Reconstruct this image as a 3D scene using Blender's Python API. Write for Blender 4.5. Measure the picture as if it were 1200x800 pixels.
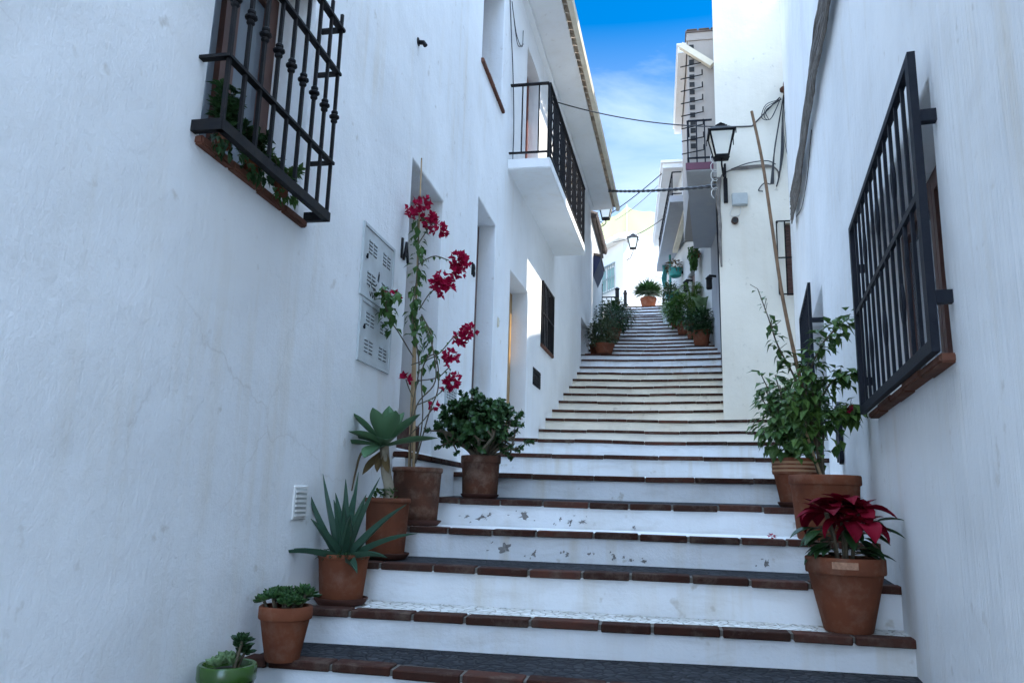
import bpy, bmesh, math, random
from math import radians as rad, sin, cos, pi, atan, tan, sqrt
from mathutils import Vector as V, Matrix, Euler, noise

# ------------------------------------------------------------------ scene, camera, light
sc = bpy.context.scene
for o in list(bpy.data.objects): bpy.data.objects.remove(o)
C = sc.collection
sc.render.engine = 'CYCLES'
sc.cycles.max_bounces = 12
sc.cycles.diffuse_bounces = 8
sc.cycles.transparent_max_bounces = 12
sc.render.film_transparent = False

cam = bpy.data.cameras.new('camera'); camo = bpy.data.objects.new('camera', cam); C.objects.link(camo)
sc.camera = camo
cam.sensor_width = 36; cam.lens = 27.0; cam.clip_start = .05; cam.clip_end = 2000
psi, pit, rol = rad(10.7985), rad(11.6157), .028
w_ = V((-sin(psi)*cos(pit), cos(psi)*cos(pit), sin(pit)))
r0 = V((cos(psi), sin(psi), 0)); u0 = r0.cross(w_)
r_ = r0*cos(rol)+u0*sin(rol); u_ = u0*cos(rol)-r0*sin(rol)
camo.matrix_world = Matrix(((r_.x, u_.x, -w_.x, 0), (r_.y, u_.y, -w_.y, 0), (r_.z, u_.z, -w_.z, 0), (0, 0, 0, 1)))

SUN_EL, SUN_AZ = rad(55), rad(91.5)      # azimuth clockwise from +Y (street direction)
sun = bpy.data.lights.new('sun', 'SUN'); suno = bpy.data.objects.new('sun', sun); C.objects.link(suno)
sun.energy = 4.0; sun.angle = rad(.5); sun.color = (1, .93, .82)
sd = V((sin(SUN_AZ)*cos(SUN_EL), cos(SUN_AZ)*cos(SUN_EL), sin(SUN_EL)))
suno.rotation_euler = sd.to_track_quat('Z', 'Y').to_euler()
suno.location = (20, -5, 40)

wd = bpy.data.worlds.new('World'); sc.world = wd; wd.use_nodes = True
nt = wd.node_tree; N = nt.nodes; LK = nt.links
bg = N['Background']; bg.inputs['Strength'].default_value = .13
sky = N.new('ShaderNodeTexSky'); sky.sky_type = 'NISHITA'; sky.sun_disc = False
sky.sun_elevation = SUN_EL; sky.sun_rotation = SUN_AZ; sky.altitude = 400; sky.air_density = 1.0; sky.dust_density = .6; sky.ozone_density = 2.5
hs = N.new('ShaderNodeHueSaturation'); hs.inputs['Saturation'].default_value = 1.72; hs.inputs['Value'].default_value = .78
LK.new(sky.outputs[0], hs.inputs['Color'])
tc = N.new('ShaderNodeTexCoord')
mp = N.new('ShaderNodeMapping'); mp.inputs['Scale'].default_value = (1.2, 1.2, 3.4); mp.inputs['Rotation'].default_value = (.2, .5, .3); mp.inputs['Location'].default_value = (.9, .35, .5)
LK.new(tc.outputs['Generated'], mp.inputs['Vector'])
nz = N.new('ShaderNodeTexNoise'); nz.inputs['Scale'].default_value = 3.2; nz.inputs['Detail'].default_value = 8; nz.inputs['Roughness'].default_value = .58; nz.inputs['Distortion'].default_value = .5
LK.new(mp.outputs[0], nz.inputs['Vector'])
cr = N.new('ShaderNodeValToRGB'); cr.color_ramp.elements[0].position = .47; cr.color_ramp.elements[1].position = .80
LK.new(nz.outputs['Fac'], cr.inputs[0])
# hazier towards the horizon, with an unseen bright fill added overhead and behind
sx = N.new('ShaderNodeSeparateXYZ'); LK.new(tc.outputs['Generated'], sx.inputs[0])
hz_ = N.new('ShaderNodeMapRange'); hz_.inputs['From Min'].default_value = .56; hz_.inputs['From Max'].default_value = .22
hz_.inputs['To Min'].default_value = 0; hz_.inputs['To Max'].default_value = .8; LK.new(sx.outputs['Z'], hz_.inputs['Value'])
a1 = N.new('ShaderNodeMath'); a1.operation = 'MULTIPLY'; LK.new(cr.outputs[0], a1.inputs[0]); a1.inputs[1].default_value = .4
a2 = N.new('ShaderNodeMath'); a2.operation = 'ADD'; a2.use_clamp = True; LK.new(a1.outputs[0], a2.inputs[0]); LK.new(hz_.outputs[0], a2.inputs[1])
mx = N.new('ShaderNodeMix'); mx.data_type = 'RGBA'; LK.new(a2.outputs[0], mx.inputs['Factor'])
LK.new(hs.outputs[0], mx.inputs['A']); mx.inputs['B'].default_value = (3.4, 4.0, 4.8, 1)
# added blue-white fill, out of view overhead and behind, brightening the shaded street
zb_ = N.new('ShaderNodeMapRange'); zb_.interpolation_type = 'SMOOTHSTEP'; zb_.inputs['From Min'].default_value = .66; zb_.inputs['From Max'].default_value = .90; LK.new(sx.outputs['Z'], zb_.inputs['Value'])
yb_ = N.new('ShaderNodeMapRange'); yb_.interpolation_type = 'SMOOTHSTEP'; yb_.inputs['From Min'].default_value = -.35; yb_.inputs['From Max'].default_value = -1.3; LK.new(sx.outputs['Y'], yb_.inputs['Value'])
zy = N.new('ShaderNodeMath'); zy.operation = 'MAXIMUM'; LK.new(zb_.outputs[0], zy.inputs[0]); LK.new(yb_.outputs[0], zy.inputs[1])
mb = N.new('ShaderNodeMix'); mb.data_type = 'RGBA'; LK.new(zy.outputs[0], mb.inputs['Factor']); LK.new(mx.outputs['Result'], mb.inputs['A']); mb.inputs['B'].default_value = (12.2, 18.0, 27.2, 1)
LK.new(mb.outputs['Result'], bg.inputs['Color'])

vs = sc.view_settings
vs.view_transform = 'Standard'; vs.look = 'None'; vs.exposure = 1.42; vs.gamma = 1
try: vs.use_curve_mapping = False
except Exception: pass

# ------------------------------------------------------------------ materials
def newmat(name):
    m = bpy.data.materials.new(name); m.use_nodes = True
    return m, m.node_tree.nodes, m.node_tree.links, m.node_tree.nodes['Principled BSDF']

def nnoise(n, l, scale, detail=4, vec=None, rough=.5, dist=0):
    t = n.new('ShaderNodeTexNoise'); t.inputs['Scale'].default_value = scale; t.inputs['Detail'].default_value = detail
    t.inputs['Roughness'].default_value = rough; t.inputs['Distortion'].default_value = dist
    if vec: l.new(vec, t.inputs['Vector'])
    return t.outputs['Fac']

def ramp(n, l, fac, a, b, ca=(0, 0, 0, 1), cb=(1, 1, 1, 1)):
    r = n.new('ShaderNodeValToRGB'); r.color_ramp.elements[0].position = a; r.color_ramp.elements[1].position = b
    r.color_ramp.elements[0].color = ca; r.color_ramp.elements[1].color = cb; l.new(fac, r.inputs[0]); return r.outputs[0]

def mixc(n, l, fac, a, b, mode='MIX'):
    m = n.new('ShaderNodeMix'); m.data_type = 'RGBA'; m.blend_type = mode
    if isinstance(fac, (int, float)): m.inputs['Factor'].default_value = fac
    else: l.new(fac, m.inputs['Factor'])
    for k, v in (('A', a), ('B', b)):
        if isinstance(v, tuple): m.inputs[k].default_value = (v+(1,))[:4]
        else: l.new(v, m.inputs[k])
    return m.outputs['Result']

def mul(n, l, a, b):
    m = n.new('ShaderNodeMath'); m.operation = 'MULTIPLY'; l.new(a, m.inputs[0])
    if isinstance(b, (int, float)): m.inputs[1].default_value = b
    else: l.new(b, m.inputs[1])
    return m.outputs[0]

def mapped(n, l, scale, geo=True):
    if geo: src = n.new('ShaderNodeNewGeometry').outputs['Position']
    else: src = n.new('ShaderNodeTexCoord').outputs['Object']
    m = n.new('ShaderNodeMapping'); m.inputs['Scale'].default_value = scale; l.new(src, m.inputs['Vector']); return m.outputs[0]

def addbump(n, l, b, hs_, prev=None):
    for h, st, dist in hs_:
        bp = n.new('ShaderNodeBump'); bp.inputs['Strength'].default_value = st; bp.inputs['Distance'].default_value = dist
        l.new(h, bp.inputs['Height'])
        if prev: l.new(prev, bp.inputs['Normal'])
        prev = bp.outputs[0]
    l.new(prev, b.inputs['Normal'])

def whitewash(name, base=(.80, .80, .79), stain=.35, grain=1.0, brush=0.0, crack=False, dirt=(.62, .54, .42)):
    m, n, l, b = newmat(name)
    p = mapped(n, l, (1, 1, 1)); pv = mapped(n, l, (7, 7, .55)); ph = mapped(n, l, (.5, .5, 6))
    big = nnoise(n, l, .9, 5, p, .55)
    drip = nnoise(n, l, 1.1, 5, pv, .6)
    c = mixc(n, l, ramp(n, l, big, .35, .7), base, tuple(x*.87 for x in base))
    fac = mul(n, l, mul(n, l, ramp(n, l, drip, .50, .78), ramp(n, l, big, .38, .66)), stain*1.3)
    c = mixc(n, l, fac, c, dirt)
    spk = nnoise(n, l, 9, 3, p, .6)
    c = mixc(n, l, mul(n, l, ramp(n, l, spk, .66, .74), stain*.9), c, (.45, .40, .33))
    if 'step' in name:
        sm = nnoise(n, l, 3.2, 6, mapped(n, l, (1, 1, 3.5)), .65, .4)
        c = mixc(n, l, mul(n, l, ramp(n, l, sm, .50, .74), .42), c, (.47, .43, .37))
        sm2 = nnoise(n, l, 1.4, 4, p, .5); c = mixc(n, l, mul(n, l, ramp(n, l, sm2, .52, .7), .25), c, (.62, .60, .57))
    if crack:
        v = n.new('ShaderNodeTexVoronoi'); v.feature = 'DISTANCE_TO_EDGE'; v.inputs['Scale'].default_value = .55
        wv = n.new('ShaderNodeVectorMath'); wv.operation = 'ADD'
        nn = n.new('ShaderNodeTexNoise'); nn.inputs['Scale'].default_value = 3.5; nn.inputs['Detail'].default_value = 5; l.new(p, nn.inputs['Vector'])
        sc_ = n.new('ShaderNodeVectorMath'); sc_.operation = 'SCALE'; sc_.inputs['Scale'].default_value = .35; l.new(nn.outputs['Color'], sc_.inputs[0])
        l.new(p, wv.inputs[0]); l.new(sc_.outputs[0], wv.inputs[1]); l.new(wv.outputs[0], v.inputs['Vector'])
        ck = ramp(n, l, v.outputs['Distance'], 0.0, .004, (1, 1, 1, 1), (0, 0, 0, 1))
        c = mixc(n, l, mul(n, l, mul(n, l, ck, ramp(n, l, big, .46, .62)), .32), c, (.45, .41, .36))
    l.new(c, b.inputs['Base Color']); b.inputs['Roughness'].default_value = .92
    b.inputs['Specular IOR Level'].default_value = .2
    g1 = nnoise(n, l, 85, 5, p, .7); g2 = nnoise(n, l, 14, 4, p, .6); g3 = nnoise(n, l, 2.2, 3, p, .5)
    hl = [(g3, .5, .04), (g2, .16*grain, .012), (g1, .55*grain, .0035), (nnoise(n, l, 38, 3, p, .5), .35*grain, .005)]
    if brush:
        pb = mapped(n, l, (42, 42, 1.6)); hl.append((nnoise(n, l, 1, 4, pb, .6), .8*brush, .008))
    addbump(n, l, b, hl)
    return m

M = {}
M['left_wall'] = whitewash('whitewash_rough', (.80, .80, .79), .48, 1.0, .35, True)
M['right_wall'] = whitewash('whitewash_brushed', (.80, .80, .79), .4, .6, 1.0)
M['wall'] = whitewash('whitewash', (.81, .80, .78), .28, .8, .2)
M['far_wall'] = whitewash('whitewash_far', (.66, .65, .62), .15, .5)
M['bounce_tint_wall'] = whitewash('whitewash_bounce_tint', (.73, .67, .56), .6, .8, .2)  # white wall with warm bounced sunlight put into its base colour
M['bounce_tint_step'] = whitewash('whitewash_step_bounce_tint', (.77, .705, .59), .7, 1.0, 0, False, (.52, .42, .30))  # same whitewash as other steps, warm bounce light painted into the colour
M['step'] = whitewash('whitewash_step', (.78, .78, .775), .85, 1.0, 0, False, (.58, .50, .38))
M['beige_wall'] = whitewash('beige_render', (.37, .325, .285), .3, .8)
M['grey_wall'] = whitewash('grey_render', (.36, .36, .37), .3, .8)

def simple(name, col, rough=.5, metal=0, spec=.5, var=.25, vs_=12, bump=.25, bd=.004, bs=40, col2=None, thr=(.35, .7), island=0, bloom=0):
    m, n, l, b = newmat(name)
    p = n.new('ShaderNodeTexCoord').outputs['Object']
    f = nnoise(n, l, vs_, 5, p, .6)
    c2 = col2 if col2 else tuple(x*(1-var) for x in col)
    c = mixc(n, l, ramp(n, l, f, *thr), col, c2)
    if island:
        g = n.new('ShaderNodeNewGeometry'); h = n.new('ShaderNodeHueSaturation')
        mr = n.new('ShaderNodeMapRange'); mr.inputs['To Min'].default_value = 1-island; mr.inputs['To Max'].default_value = 1+island
        l.new(g.outputs['Random Per Island'], mr.inputs['Value']); l.new(mr.outputs[0], h.inputs['Value']); l.new(c, h.inputs['Color']); c = h.outputs[0]
    if bloom:
        f2 = nnoise(n, l, 9, 7, p, .7, .1); f3 = nnoise(n, l, 3.1, 4, p, .6, .3)
        c = mixc(n, l, mul(n, l, ramp(n, l, f2, .50, .72), bloom), c, (.34, .24, .18))
        c = mixc(n, l, mul(n, l, ramp(n, l, f3, .50, .66), bloom*1.1), c, (.035, .028, .020))
    l.new(c, b.inputs['Base Color']); b.inputs['Roughness'].default_value = rough; b.inputs['Metallic'].default_value = metal
    b.inputs['Specular IOR Level'].default_value = spec
    if bump: addbump(n, l, b, [(nnoise(n, l, bs, 4, p, .6), bump, bd)])
    return m

M['brick'] = simple('terracotta_brick', (.062, .023, .015), .9, spec=.12, bloom=.25, col2=(.034, .018, .014), vs_=9, bump=.5, bs=60, island=.38)
M['sill_tile'] = simple('sill_tile', (.15, .058, .035), .85, spec=.2, col2=(.10, .042, .028), vs_=8, bump=.4, bs=60, island=.2, bloom=.25)
M['mortar'] = simple('mortar', (.13, .115, .095), .95, var=.35, bump=.6, bs=50)
M['terracotta'] = simple('terracotta', (.185, .058, .027), .88, spec=.12, bloom=.26, col2=(.13, .044, .024), vs_=5, bump=.25, bs=70)
M['terracotta_old'] = simple('terracotta_weathered', (.115, .046, .026), .9, spec=.12, bloom=.4, col2=(.055, .030, .021), vs_=6, bump=.35, bs=60)
M['terracotta_pale'] = simple('terracotta_pale', (.36, .20, .10), .8, col2=(.28, .14, .08), vs_=7)
M['saucer'] = simple('terracotta_saucer', (.075, .028, .019), .8, spec=.2, vs_=6)
M['green_glaze'] = simple('green_glaze', (.035, .085, .012), .22, spec=.6, var=.3, vs_=6, bump=0)
M['iron'] = simple('black_iron', (.010, .010, .012), .6, spec=.12, col2=(.017, .015, .014), vs_=20, bump=.25, bs=60)
M['navy_iron'] = simple('navy_iron', (.009, .011, .017), .6, spec=.12, col2=(.016, .018, .024), vs_=14, bump=.3, bs=50)
M['cable'] = simple('black_cable', (.03, .03, .032), .6, bump=0)
M['cable_grey'] = simple('grey_cable', (.20, .175, .15), .85, col2=(.085, .072, .06), vs_=8, bump=.2)
M['cable_white'] = simple('white_cable', (.62, .60, .55), .7, bump=0)
M['steel_box'] = simple('grey_steel', (.50, .53, .53), .5, var=.18, vs_=7, bump=.08)
M['dark_gap'] = simple('dark_slot', (.03, .03, .03), .9, bump=0)
M['wood'] = simple('dark_wood', (.10, .04, .028), .5, var=.4, vs_=10, bump=.2)
M['wood_red'] = simple('red_brown_wood', (.22, .075, .05), .55, var=.4, vs_=10)
M['wood_gold'] = simple('varnished_wood', (.42, .24, .08), .45, var=.4, vs_=8)
M['cane'] = simple('cane', (.40, .27, .14), .7, var=.4, vs_=18, bump=.3)
M['cane_dark'] = simple('cane_dark', (.24, .14, .075), .7, var=.4, vs_=18, bump=.3)
M['stem'] = simple('woody_stem', (.11, .085, .05), .8, var=.4, vs_=25)
M['stem_pale'] = simple('pale_stem', (.33, .28, .20), .85, var=.4, vs_=20)
M['soil'] = simple('soil', (.035, .025, .018), .95, var=.5, vs_=40, bump=.8, bs=60, bd=.01)
M['roof_tile'] = simple('roof_tile', (.50, .40, .30), .85, var=.35, vs_=6, island=.15)
M['roof_dark'] = simple('roof_tile_dark', (.13, .10, .085), .85, var=.35, vs_=6, island=.2)
M['cream_gutter'] = simple('cream_gutter', (.66, .58, .44), .8, var=.15, vs_=4)
M['maroon'] = simple('maroon_paint', (.12, .025, .05), .6, bump=0)
M['teal'] = simple('teal_plastic', (.02, .24, .20), .5, bump=0)
M['teal_cloth'] = simple('teal_cloth', (.15, .45, .42), .9, vs_=20, bump=0)
M['blue'] = simple('blue_paint', (.010, .022, .085), .6, bump=0)
M['plastic_grey'] = simple('grey_plastic', (.42, .44, .42), .55, var=.12, bump=0)
M['tile_white'] = simple('white_tile', (.72, .70, .66), .4, var=.12, vs_=6, bump=.05)
M['chip'] = simple('bare_cement', (.27, .25, .23), .95, var=.45, vs_=40, bump=.8, bs=80, bd=.008)
M['leafdirt'] = simple('label_paper', (.42, .22, .13), .8, var=.5, vs_=60, bump=0)
M['ground'] = simple('ground_paving', (.30, .28, .25), .95, var=.4, vs_=1.5, bump=.4, bs=8, bd=.02)

def leafmat(name, col, col2, rough=.45, trans=.25, var=.45, sss=None):
    m, n, l, b = newmat(name)
    g = n.new('ShaderNodeNewGeometry')
    c = mixc(n, l, g.outputs['Random Per Island'], col, col2)
    f = nnoise(n, l, 6, 2, n.new('ShaderNodeTexCoord').outputs['Object'])
    h = n.new('ShaderNodeHueSaturation'); mr = n.new('ShaderNodeMapRange'); mr.inputs['To Min'].default_value = 1-var; mr.inputs['To Max'].default_value = 1+var
    l.new(f, mr.inputs['Value']); l.new(mr.outputs[0], h.inputs['Value']); l.new(c, h.inputs['Color'])
    l.new(h.outputs[0], b.inputs['Base Color']); b.inputs['Roughness'].default_value = rough; b.inputs['Specular IOR Level'].default_value = .22 if 'bract' not in name else .06
    tr = n.new('ShaderNodeBsdfTranslucent'); l.new(h.outputs[0], tr.inputs['Color'])
    ms = n.new('ShaderNodeMixShader'); ms.inputs[0].default_value = trans
    l.new(b.outputs[0], ms.inputs[1]); l.new(tr.outputs[0], ms.inputs[2]); l.new(ms.outputs[0], n['Material Output'].inputs['Surface'])
    return m
M['leaf'] = leafmat('leaf_green', (.035, .085, .018), (.065, .13, .03))
M['leaf_dark'] = leafmat('leaf_dark', (.016, .042, .014), (.032, .072, .024), .4)
M['leaf_clb'] = leafmat('leaf_climber', (.028, .07, .018), (.085, .15, .03), .42)
M['leaf_jade'] = leafmat('leaf_jade', (.020, .055, .017), (.05, .105, .032), .35, .08)
M['leaf_var'] = leafmat('leaf_mid', (.05, .11, .03), (.10, .17, .05), .4)
M['leaf_olive'] = leafmat('leaf_olive', (.05, .075, .03), (.09, .11, .05), .5)
M['leaf_palm'] = leafmat('leaf_palm', (.07, .14, .025), (.13, .20, .04), .45, .35)
M['leaf_agave'] = leafmat('leaf_agave', (.065, .135, .065), (.095, .175, .085), .5, .06, .2)
M['leaf_aloe'] = leafmat('leaf_aloe', (.03, .072, .045), (.05, .10, .06), .42, .05, .25)
M['leaf_pale'] = leafmat('leaf_pale', (.13, .20, .09), (.19, .27, .13), .5, .1, .25)
M['leaf_dry'] = leafmat('leaf_dry', (.10, .07, .03), (.16, .11, .05), .7, .2)
M['red_bract'] = leafmat('poinsettia_bract', (.095, .002, .009), (.155, .003, .013), .65, .12, .3)
M['magenta_bract'] = leafmat('bougainvillea_bract', (.26, .006, .030), (.40, .012, .058), .6, .3, .25)

def treadmat(name, c1, c2, joint, scale, bump):
    m, n, l, b = newmat(name)
    p = mapped(n, l, (1, 1, .2))
    nn = n.new('ShaderNodeTexNoise'); nn.inputs['Scale'].default_value = 5; l.new(p, nn.inputs['Vector'])
    s = n.new('ShaderNodeVectorMath'); s.operation = 'SCALE'; s.inputs['Scale'].default_value = .06; l.new(nn.outputs['Color'], s.inputs[0])
    ad = n.new('ShaderNodeVectorMath'); ad.operation = 'ADD'; l.new(p, ad.inputs[0]); l.new(s.outputs[0], ad.inputs[1])
    v = n.new('ShaderNodeTexVoronoi'); v.feature = 'DISTANCE_TO_EDGE'; v.inputs['Scale'].default_value = scale; l.new(ad.outputs[0], v.inputs['Vector'])
    v2 = n.new('ShaderNodeTexVoronoi'); v2.inputs['Scale'].default_value = scale; l.new(ad.outputs[0], v2.inputs['Vector'])
    sepx = n.new('ShaderNodeSeparateColor'); l.new(v2.outputs['Color'], sepx.inputs[0])
    c = mixc(n, l, sepx.outputs[0], c1, c2)
    c = mixc(n, l, ramp(n, l, v.outputs['Distance'], .02, .09, (1, 1, 1, 1), (0, 0, 0, 1)), c, joint)
    f = nnoise(n, l, 2.5, 5, p, .6); c = mixc(n, l, mul(n, l, ramp(n, l, f, .5, .72), .5), c, tuple(x*.6 for x in c1))
    l.new(c, b.inputs['Base Color']); b.inputs['Roughness'].default_value = .8; b.inputs['Specular IOR Level'].default_value = .12
    addbump(n, l, b, [(ramp(n, l, v.outputs['Distance'], 0, .25), bump, .012), (nnoise(n, l, 60, 3, p), .3, .003)])
    return m
M['tread_slate'] = treadmat('grey_pebble_paving', (.020, .021, .024), (.042, .043, .047), (.014, .014, .015), 22, .7)
M['tread_cobble'] = treadmat('whitewashed_cobble', (.62, .60, .55), (.76, .75, .72), (.33, .31, .26), 24, .6)

def glassmat(name, col, rough=.05, dark=False):
    m, n, l, b = newmat(name)
    b.inputs['Base Color'].default_value = col+(1,); b.inputs['Roughness'].default_value = rough
    b.inputs['Specular IOR Level'].default_value = .9
    f = nnoise(n, l, 3, 2, n.new('ShaderNodeTexCoord').outputs['Object']); addbump(n, l, b, [(f, .05, .02)])
    return m
M['pane'] = glassmat('window_pane', (.16, .19, .22))
M['pane_green'] = glassmat('green_pane', (.20, .36, .33), .2)
m, n, l, b = newmat('lantern_glass'); b.inputs['Base Color'].default_value = (.92, .88, .76, 1); b.inputs['Roughness'].default_value = .5
b.inputs['Transmission Weight'].default_value = .35; b.inputs['IOR'].default_value = 1.3
addbump(n, l, b, [(nnoise(n, l, 30, 3, n.new('ShaderNodeTexCoord').outputs['Object']), .2, .003)]); M['lantern_glass'] = m
m, n, l, b = newmat('netting'); b.inputs['Base Color'].default_value = (.55, .53, .17, 1); b.inputs['Roughness'].default_value = .9
tr = n.new('ShaderNodeBsdfTransparent'); tl = n.new('ShaderNodeBsdfTranslucent'); tl.inputs[0].default_value = (.58, .55, .16, 1)
m1 = n.new('ShaderNodeMixShader'); m1.inputs[0].default_value = .5; l.new(b.outputs[0], m1.inputs[1]); l.new(tl.outputs[0], m1.inputs[2])
m2 = n.new('ShaderNodeMixShader'); l.new(m1.outputs[0], m2.inputs[1]); l.new(tr.outputs[0], m2.inputs[2])
f = nnoise(n, l, 2, 4, n.new('ShaderNodeTexCoord').outputs['Object']); mr = n.new('ShaderNodeMapRange'); mr.inputs['To Min'].default_value = .2; mr.inputs['To Max'].default_value = .6
l.new(f, mr.inputs['Value']); l.new(mr.outputs[0], m2.inputs[0]); l.new(m2.outputs[0], n['Material Output'].inputs['Surface']); M['netting'] = m

# ------------------------------------------------------------------ helpers
def obj(name, bm, mat, parent=None, smooth=None, bevel=0):
    bmesh.ops.recalc_face_normals(bm, faces=bm.faces)
    me = bpy.data.meshes.new(name); bm.to_mesh(me); bm.free()
    for mm in (mat if isinstance(mat, (list, tuple)) else [mat]): me.materials.append(mm)
    if smooth is not None:
        me.shade_smooth(); me.set_sharp_from_angle(angle=rad(smooth))
    o = bpy.data.objects.new(name, me); C.objects.link(o)
    if parent: o.parent = parent; o.matrix_parent_inverse = Matrix.Translation(parent.location).inverted() if parent.rotation_euler == Euler((0, 0, 0)) else parent.matrix_basis.inverted()
    return o

def tag(o, label=None, cat=None, group=None, kind=None):
    if label: o['label'] = label
    if cat: o['category'] = cat
    if group: o['group'] = group
    if kind: o['kind'] = kind
    return o

def thing(name, label, cat, loc=(0, 0, 0), group=None):
    o = bpy.data.objects.new(name, None); o.empty_display_size = .1; C.objects.link(o); o.location = loc
    return tag(o, label, cat, group)

def bx(bm, x0, x1, y0, y1, z0, z1, mi=0, M_=None):
    vs_ = [bm.verts.new(V((x, y, z)) if M_ is None else M_ @ V((x, y, z))) for x in (x0, x1) for y in (y0, y1) for z in (z0, z1)]
    for f in ((0, 1, 3, 2), (4, 6, 7, 5), (0, 4, 5, 1), (2, 3, 7, 6), (0, 2, 6, 4), (1, 5, 7, 3)):
        fc = bm.faces.new([vs_[i] for i in f]); fc.material_index = mi
    return vs_

def tube(bm, pts, r, n=8, caps=True, mi=0):
    pts = [V(p) for p in pts]; rs = r if isinstance(r, (list, tuple)) else [r]*len(pts)
    rings = []; up = None
    for i, p in enumerate(pts):
        t = (pts[min(i+1, len(pts)-1)]-pts[max(i-1, 0)])
        if t.length < 1e-9: t = V((0, 0, 1))
        t.normalize()
        if up is None: up = V((0, 0, 1)) if abs(t.z) < .9 else V((1, 0, 0))
        a = up - t*up.dot(t)
        if a.length < 1e-4: a = t.orthogonal()
        a.normalize(); b_ = t.cross(a); up = a
        rings.append([bm.verts.new(p+(a*cos(2*pi*k/n)+b_*sin(2*pi*k/n))*rs[i]) for k in range(n)])
    for i in range(len(rings)-1):
        for k in range(n):
            f = bm.faces.new((rings[i][k], rings[i][(k+1) % n], rings[i+1][(k+1) % n], rings[i+1][k])); f.material_index = mi
    if caps:
        bm.faces.new(rings[0][::-1]).material_index = mi; bm.faces.new(rings[-1]).material_index = mi

def bar(bm, a, b, w, d, side=None, mi=0):
    """rectangular bar from a to b, w along 'side', d across"""
    a, b = V(a), V(b); t = (b-a).normalized()
    s = V(side) if side else (V((1, 0, 0)) if abs(t.z) > .7 else V((0, 0, 1)))
    s = (s - t*s.dot(t)).normalized(); q = t.cross(s)
    vv = [bm.verts.new(p+s*w/2*i+q*d/2*j) for p in (a, b) for i, j in ((-1, -1), (1, -1), (1, 1), (-1, 1))]
    for f in ((3, 2, 1, 0), (4, 5, 6, 7), (0, 1, 5, 4), (1, 2, 6, 5), (2, 3, 7, 6), (3, 0, 4, 7)):
        bm.faces.new([vv[i] for i in f]).material_index = mi

def lathe(bm, prof, c, n=28, mi=0, wob=0, seed=0):
    rings = []
    rnd = random.Random(seed)
    ph = rnd.random()*6
    for r, z in prof:
        rings.append([bm.verts.new((c[0]+r*(1+wob*sin(2*pi*k/n*2+ph))*cos(2*pi*k/n), c[1]+r*(1+wob*sin(2*pi*k/n*2+ph))*sin(2*pi*k/n), c[2]+z)) for k in range(n)])
    for i in range(len(rings)-1):
        for k in range(n):
            bm.faces.new((rings[i][k], rings[i][(k+1) % n], rings[i+1][(k+1) % n], rings[i+1][k])).material_index = mi
    bm.faces.new(rings[0][::-1]); bm.faces.new(rings[-1])

def smoothpath(pts, sub=6):
    pts = [V(p) for p in pts]; out = []
    P_ = [pts[0]*2-pts[1]]+pts+[pts[-1]*2-pts[-2]]
    for i in range(1, len(P_)-2):
        a, b, c, d = P_[i-1:i+3]
        for k in range(sub):
            t = k/sub
            out.append(.5*((2*b)+(c-a)*t+(2*a-5*b+4*c-d)*t*t+(3*b-a-3*c+d)*t**3))
    out.append(pts[-1]); return out

def sag(a, b, s, n=16):
    a, b = V(a), V(b)
    return [a.lerp(b, i/n)-V((0, 0, s*4*(i/n)*(1-i/n))) for i in range(n+1)]

def leaf(bm, p, d, up, L, W, fold=.25, droop=.2, mi=0):
    """a small pointed leaf folded along its midrib: 2 x 2 faces"""
    d = d.normalized(); s = d.cross(up)
    if s.length < 1e-3: s = d.orthogonal()
    s.normalize(); n_ = s.cross(d)
    m1 = p+d*L*.45-n_*L*droop*.15; tip = p+d*L-n_*L*droop
    a = m1+s*W/2+n_*W*fold; b = m1-s*W/2+n_*W*fold
    v = [bm.verts.new(q) for q in (p, a, tip, b, m1)]
    for f in ((0, 1, 4), (1, 2, 4), (4, 2, 3), (0, 4, 3)): bm.faces.new([v[i] for i in f]).material_index = mi

def blade(bm, p, d, up, L, W, prof, bend=0, chan=.2, thick=0, n=8, mi=0, twist=0):
    """long leaf swept along a bending midrib; prof(t) gives its relative width"""
    p = V(p); d = V(d).normalized(); up = V(up)
    s = d.cross(up); s = s.normalized() if s.length > 1e-3 else d.orthogonal().normalized()
    rows = []; q = p.copy(); dd = d.copy()
    for i in range(n+1):
        t = i/n; n_ = s.cross(dd).normalized(); w = W*max(prof(t), .01)/2
        row = [q-s*w+n_*w*chan*2, q-s*w*.5+n_*w*chan*.6, q, q+s*w*.5+n_*w*chan*.6, q+s*w+n_*w*chan*2]
        rows.append([bm.verts.new(v) for v in row] + ([bm.verts.new(q+s*w*.6*k-n_*thick*max(prof(t), .05)) for k in (1, 0, -1)] if thick else []))
        q = q+dd*L/n; dd = (Matrix.Rotation(-bend/n, 3, s) @ dd).normalized()
    k_ = len(rows[0])
    for i in range(n):
        for k in range(k_ if thick else k_-1):
            bm.faces.new((rows[i][k], rows[i][(k+1) % k_], rows[i+1][(k+1) % k_], rows[i+1][k])).material_index = mi

def sph(rnd):
    while True:
        v = V((rnd.uniform(-1, 1), rnd.uniform(-1, 1), rnd.uniform(-1, 1)))
        if .05 < v.length < 1: return v

def text_mesh(name, s, size, ext, mat, parent, mtx):
    cu = bpy.data.curves.new(name, 'FONT'); cu.body = s; cu.size = size; cu.extrude = ext; cu.offset = size*.02; cu.resolution_u = 3
    to = bpy.data.objects.new(name, cu); C.objects.link(to)
    dg = bpy.context.evaluated_depsgraph_get(); me = bpy.data.meshes.new_from_object(to.evaluated_get(dg))
    bpy.data.objects.remove(to); me.name = name; me.transform(mtx); me.materials.clear(); me.materials.append(mat)
    o = bpy.data.objects.new(name, me); C.objects.link(o)
    if parent: o.parent = parent; o.matrix_parent_inverse = Matrix.Translation(parent.location).inverted()
    return o

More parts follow.
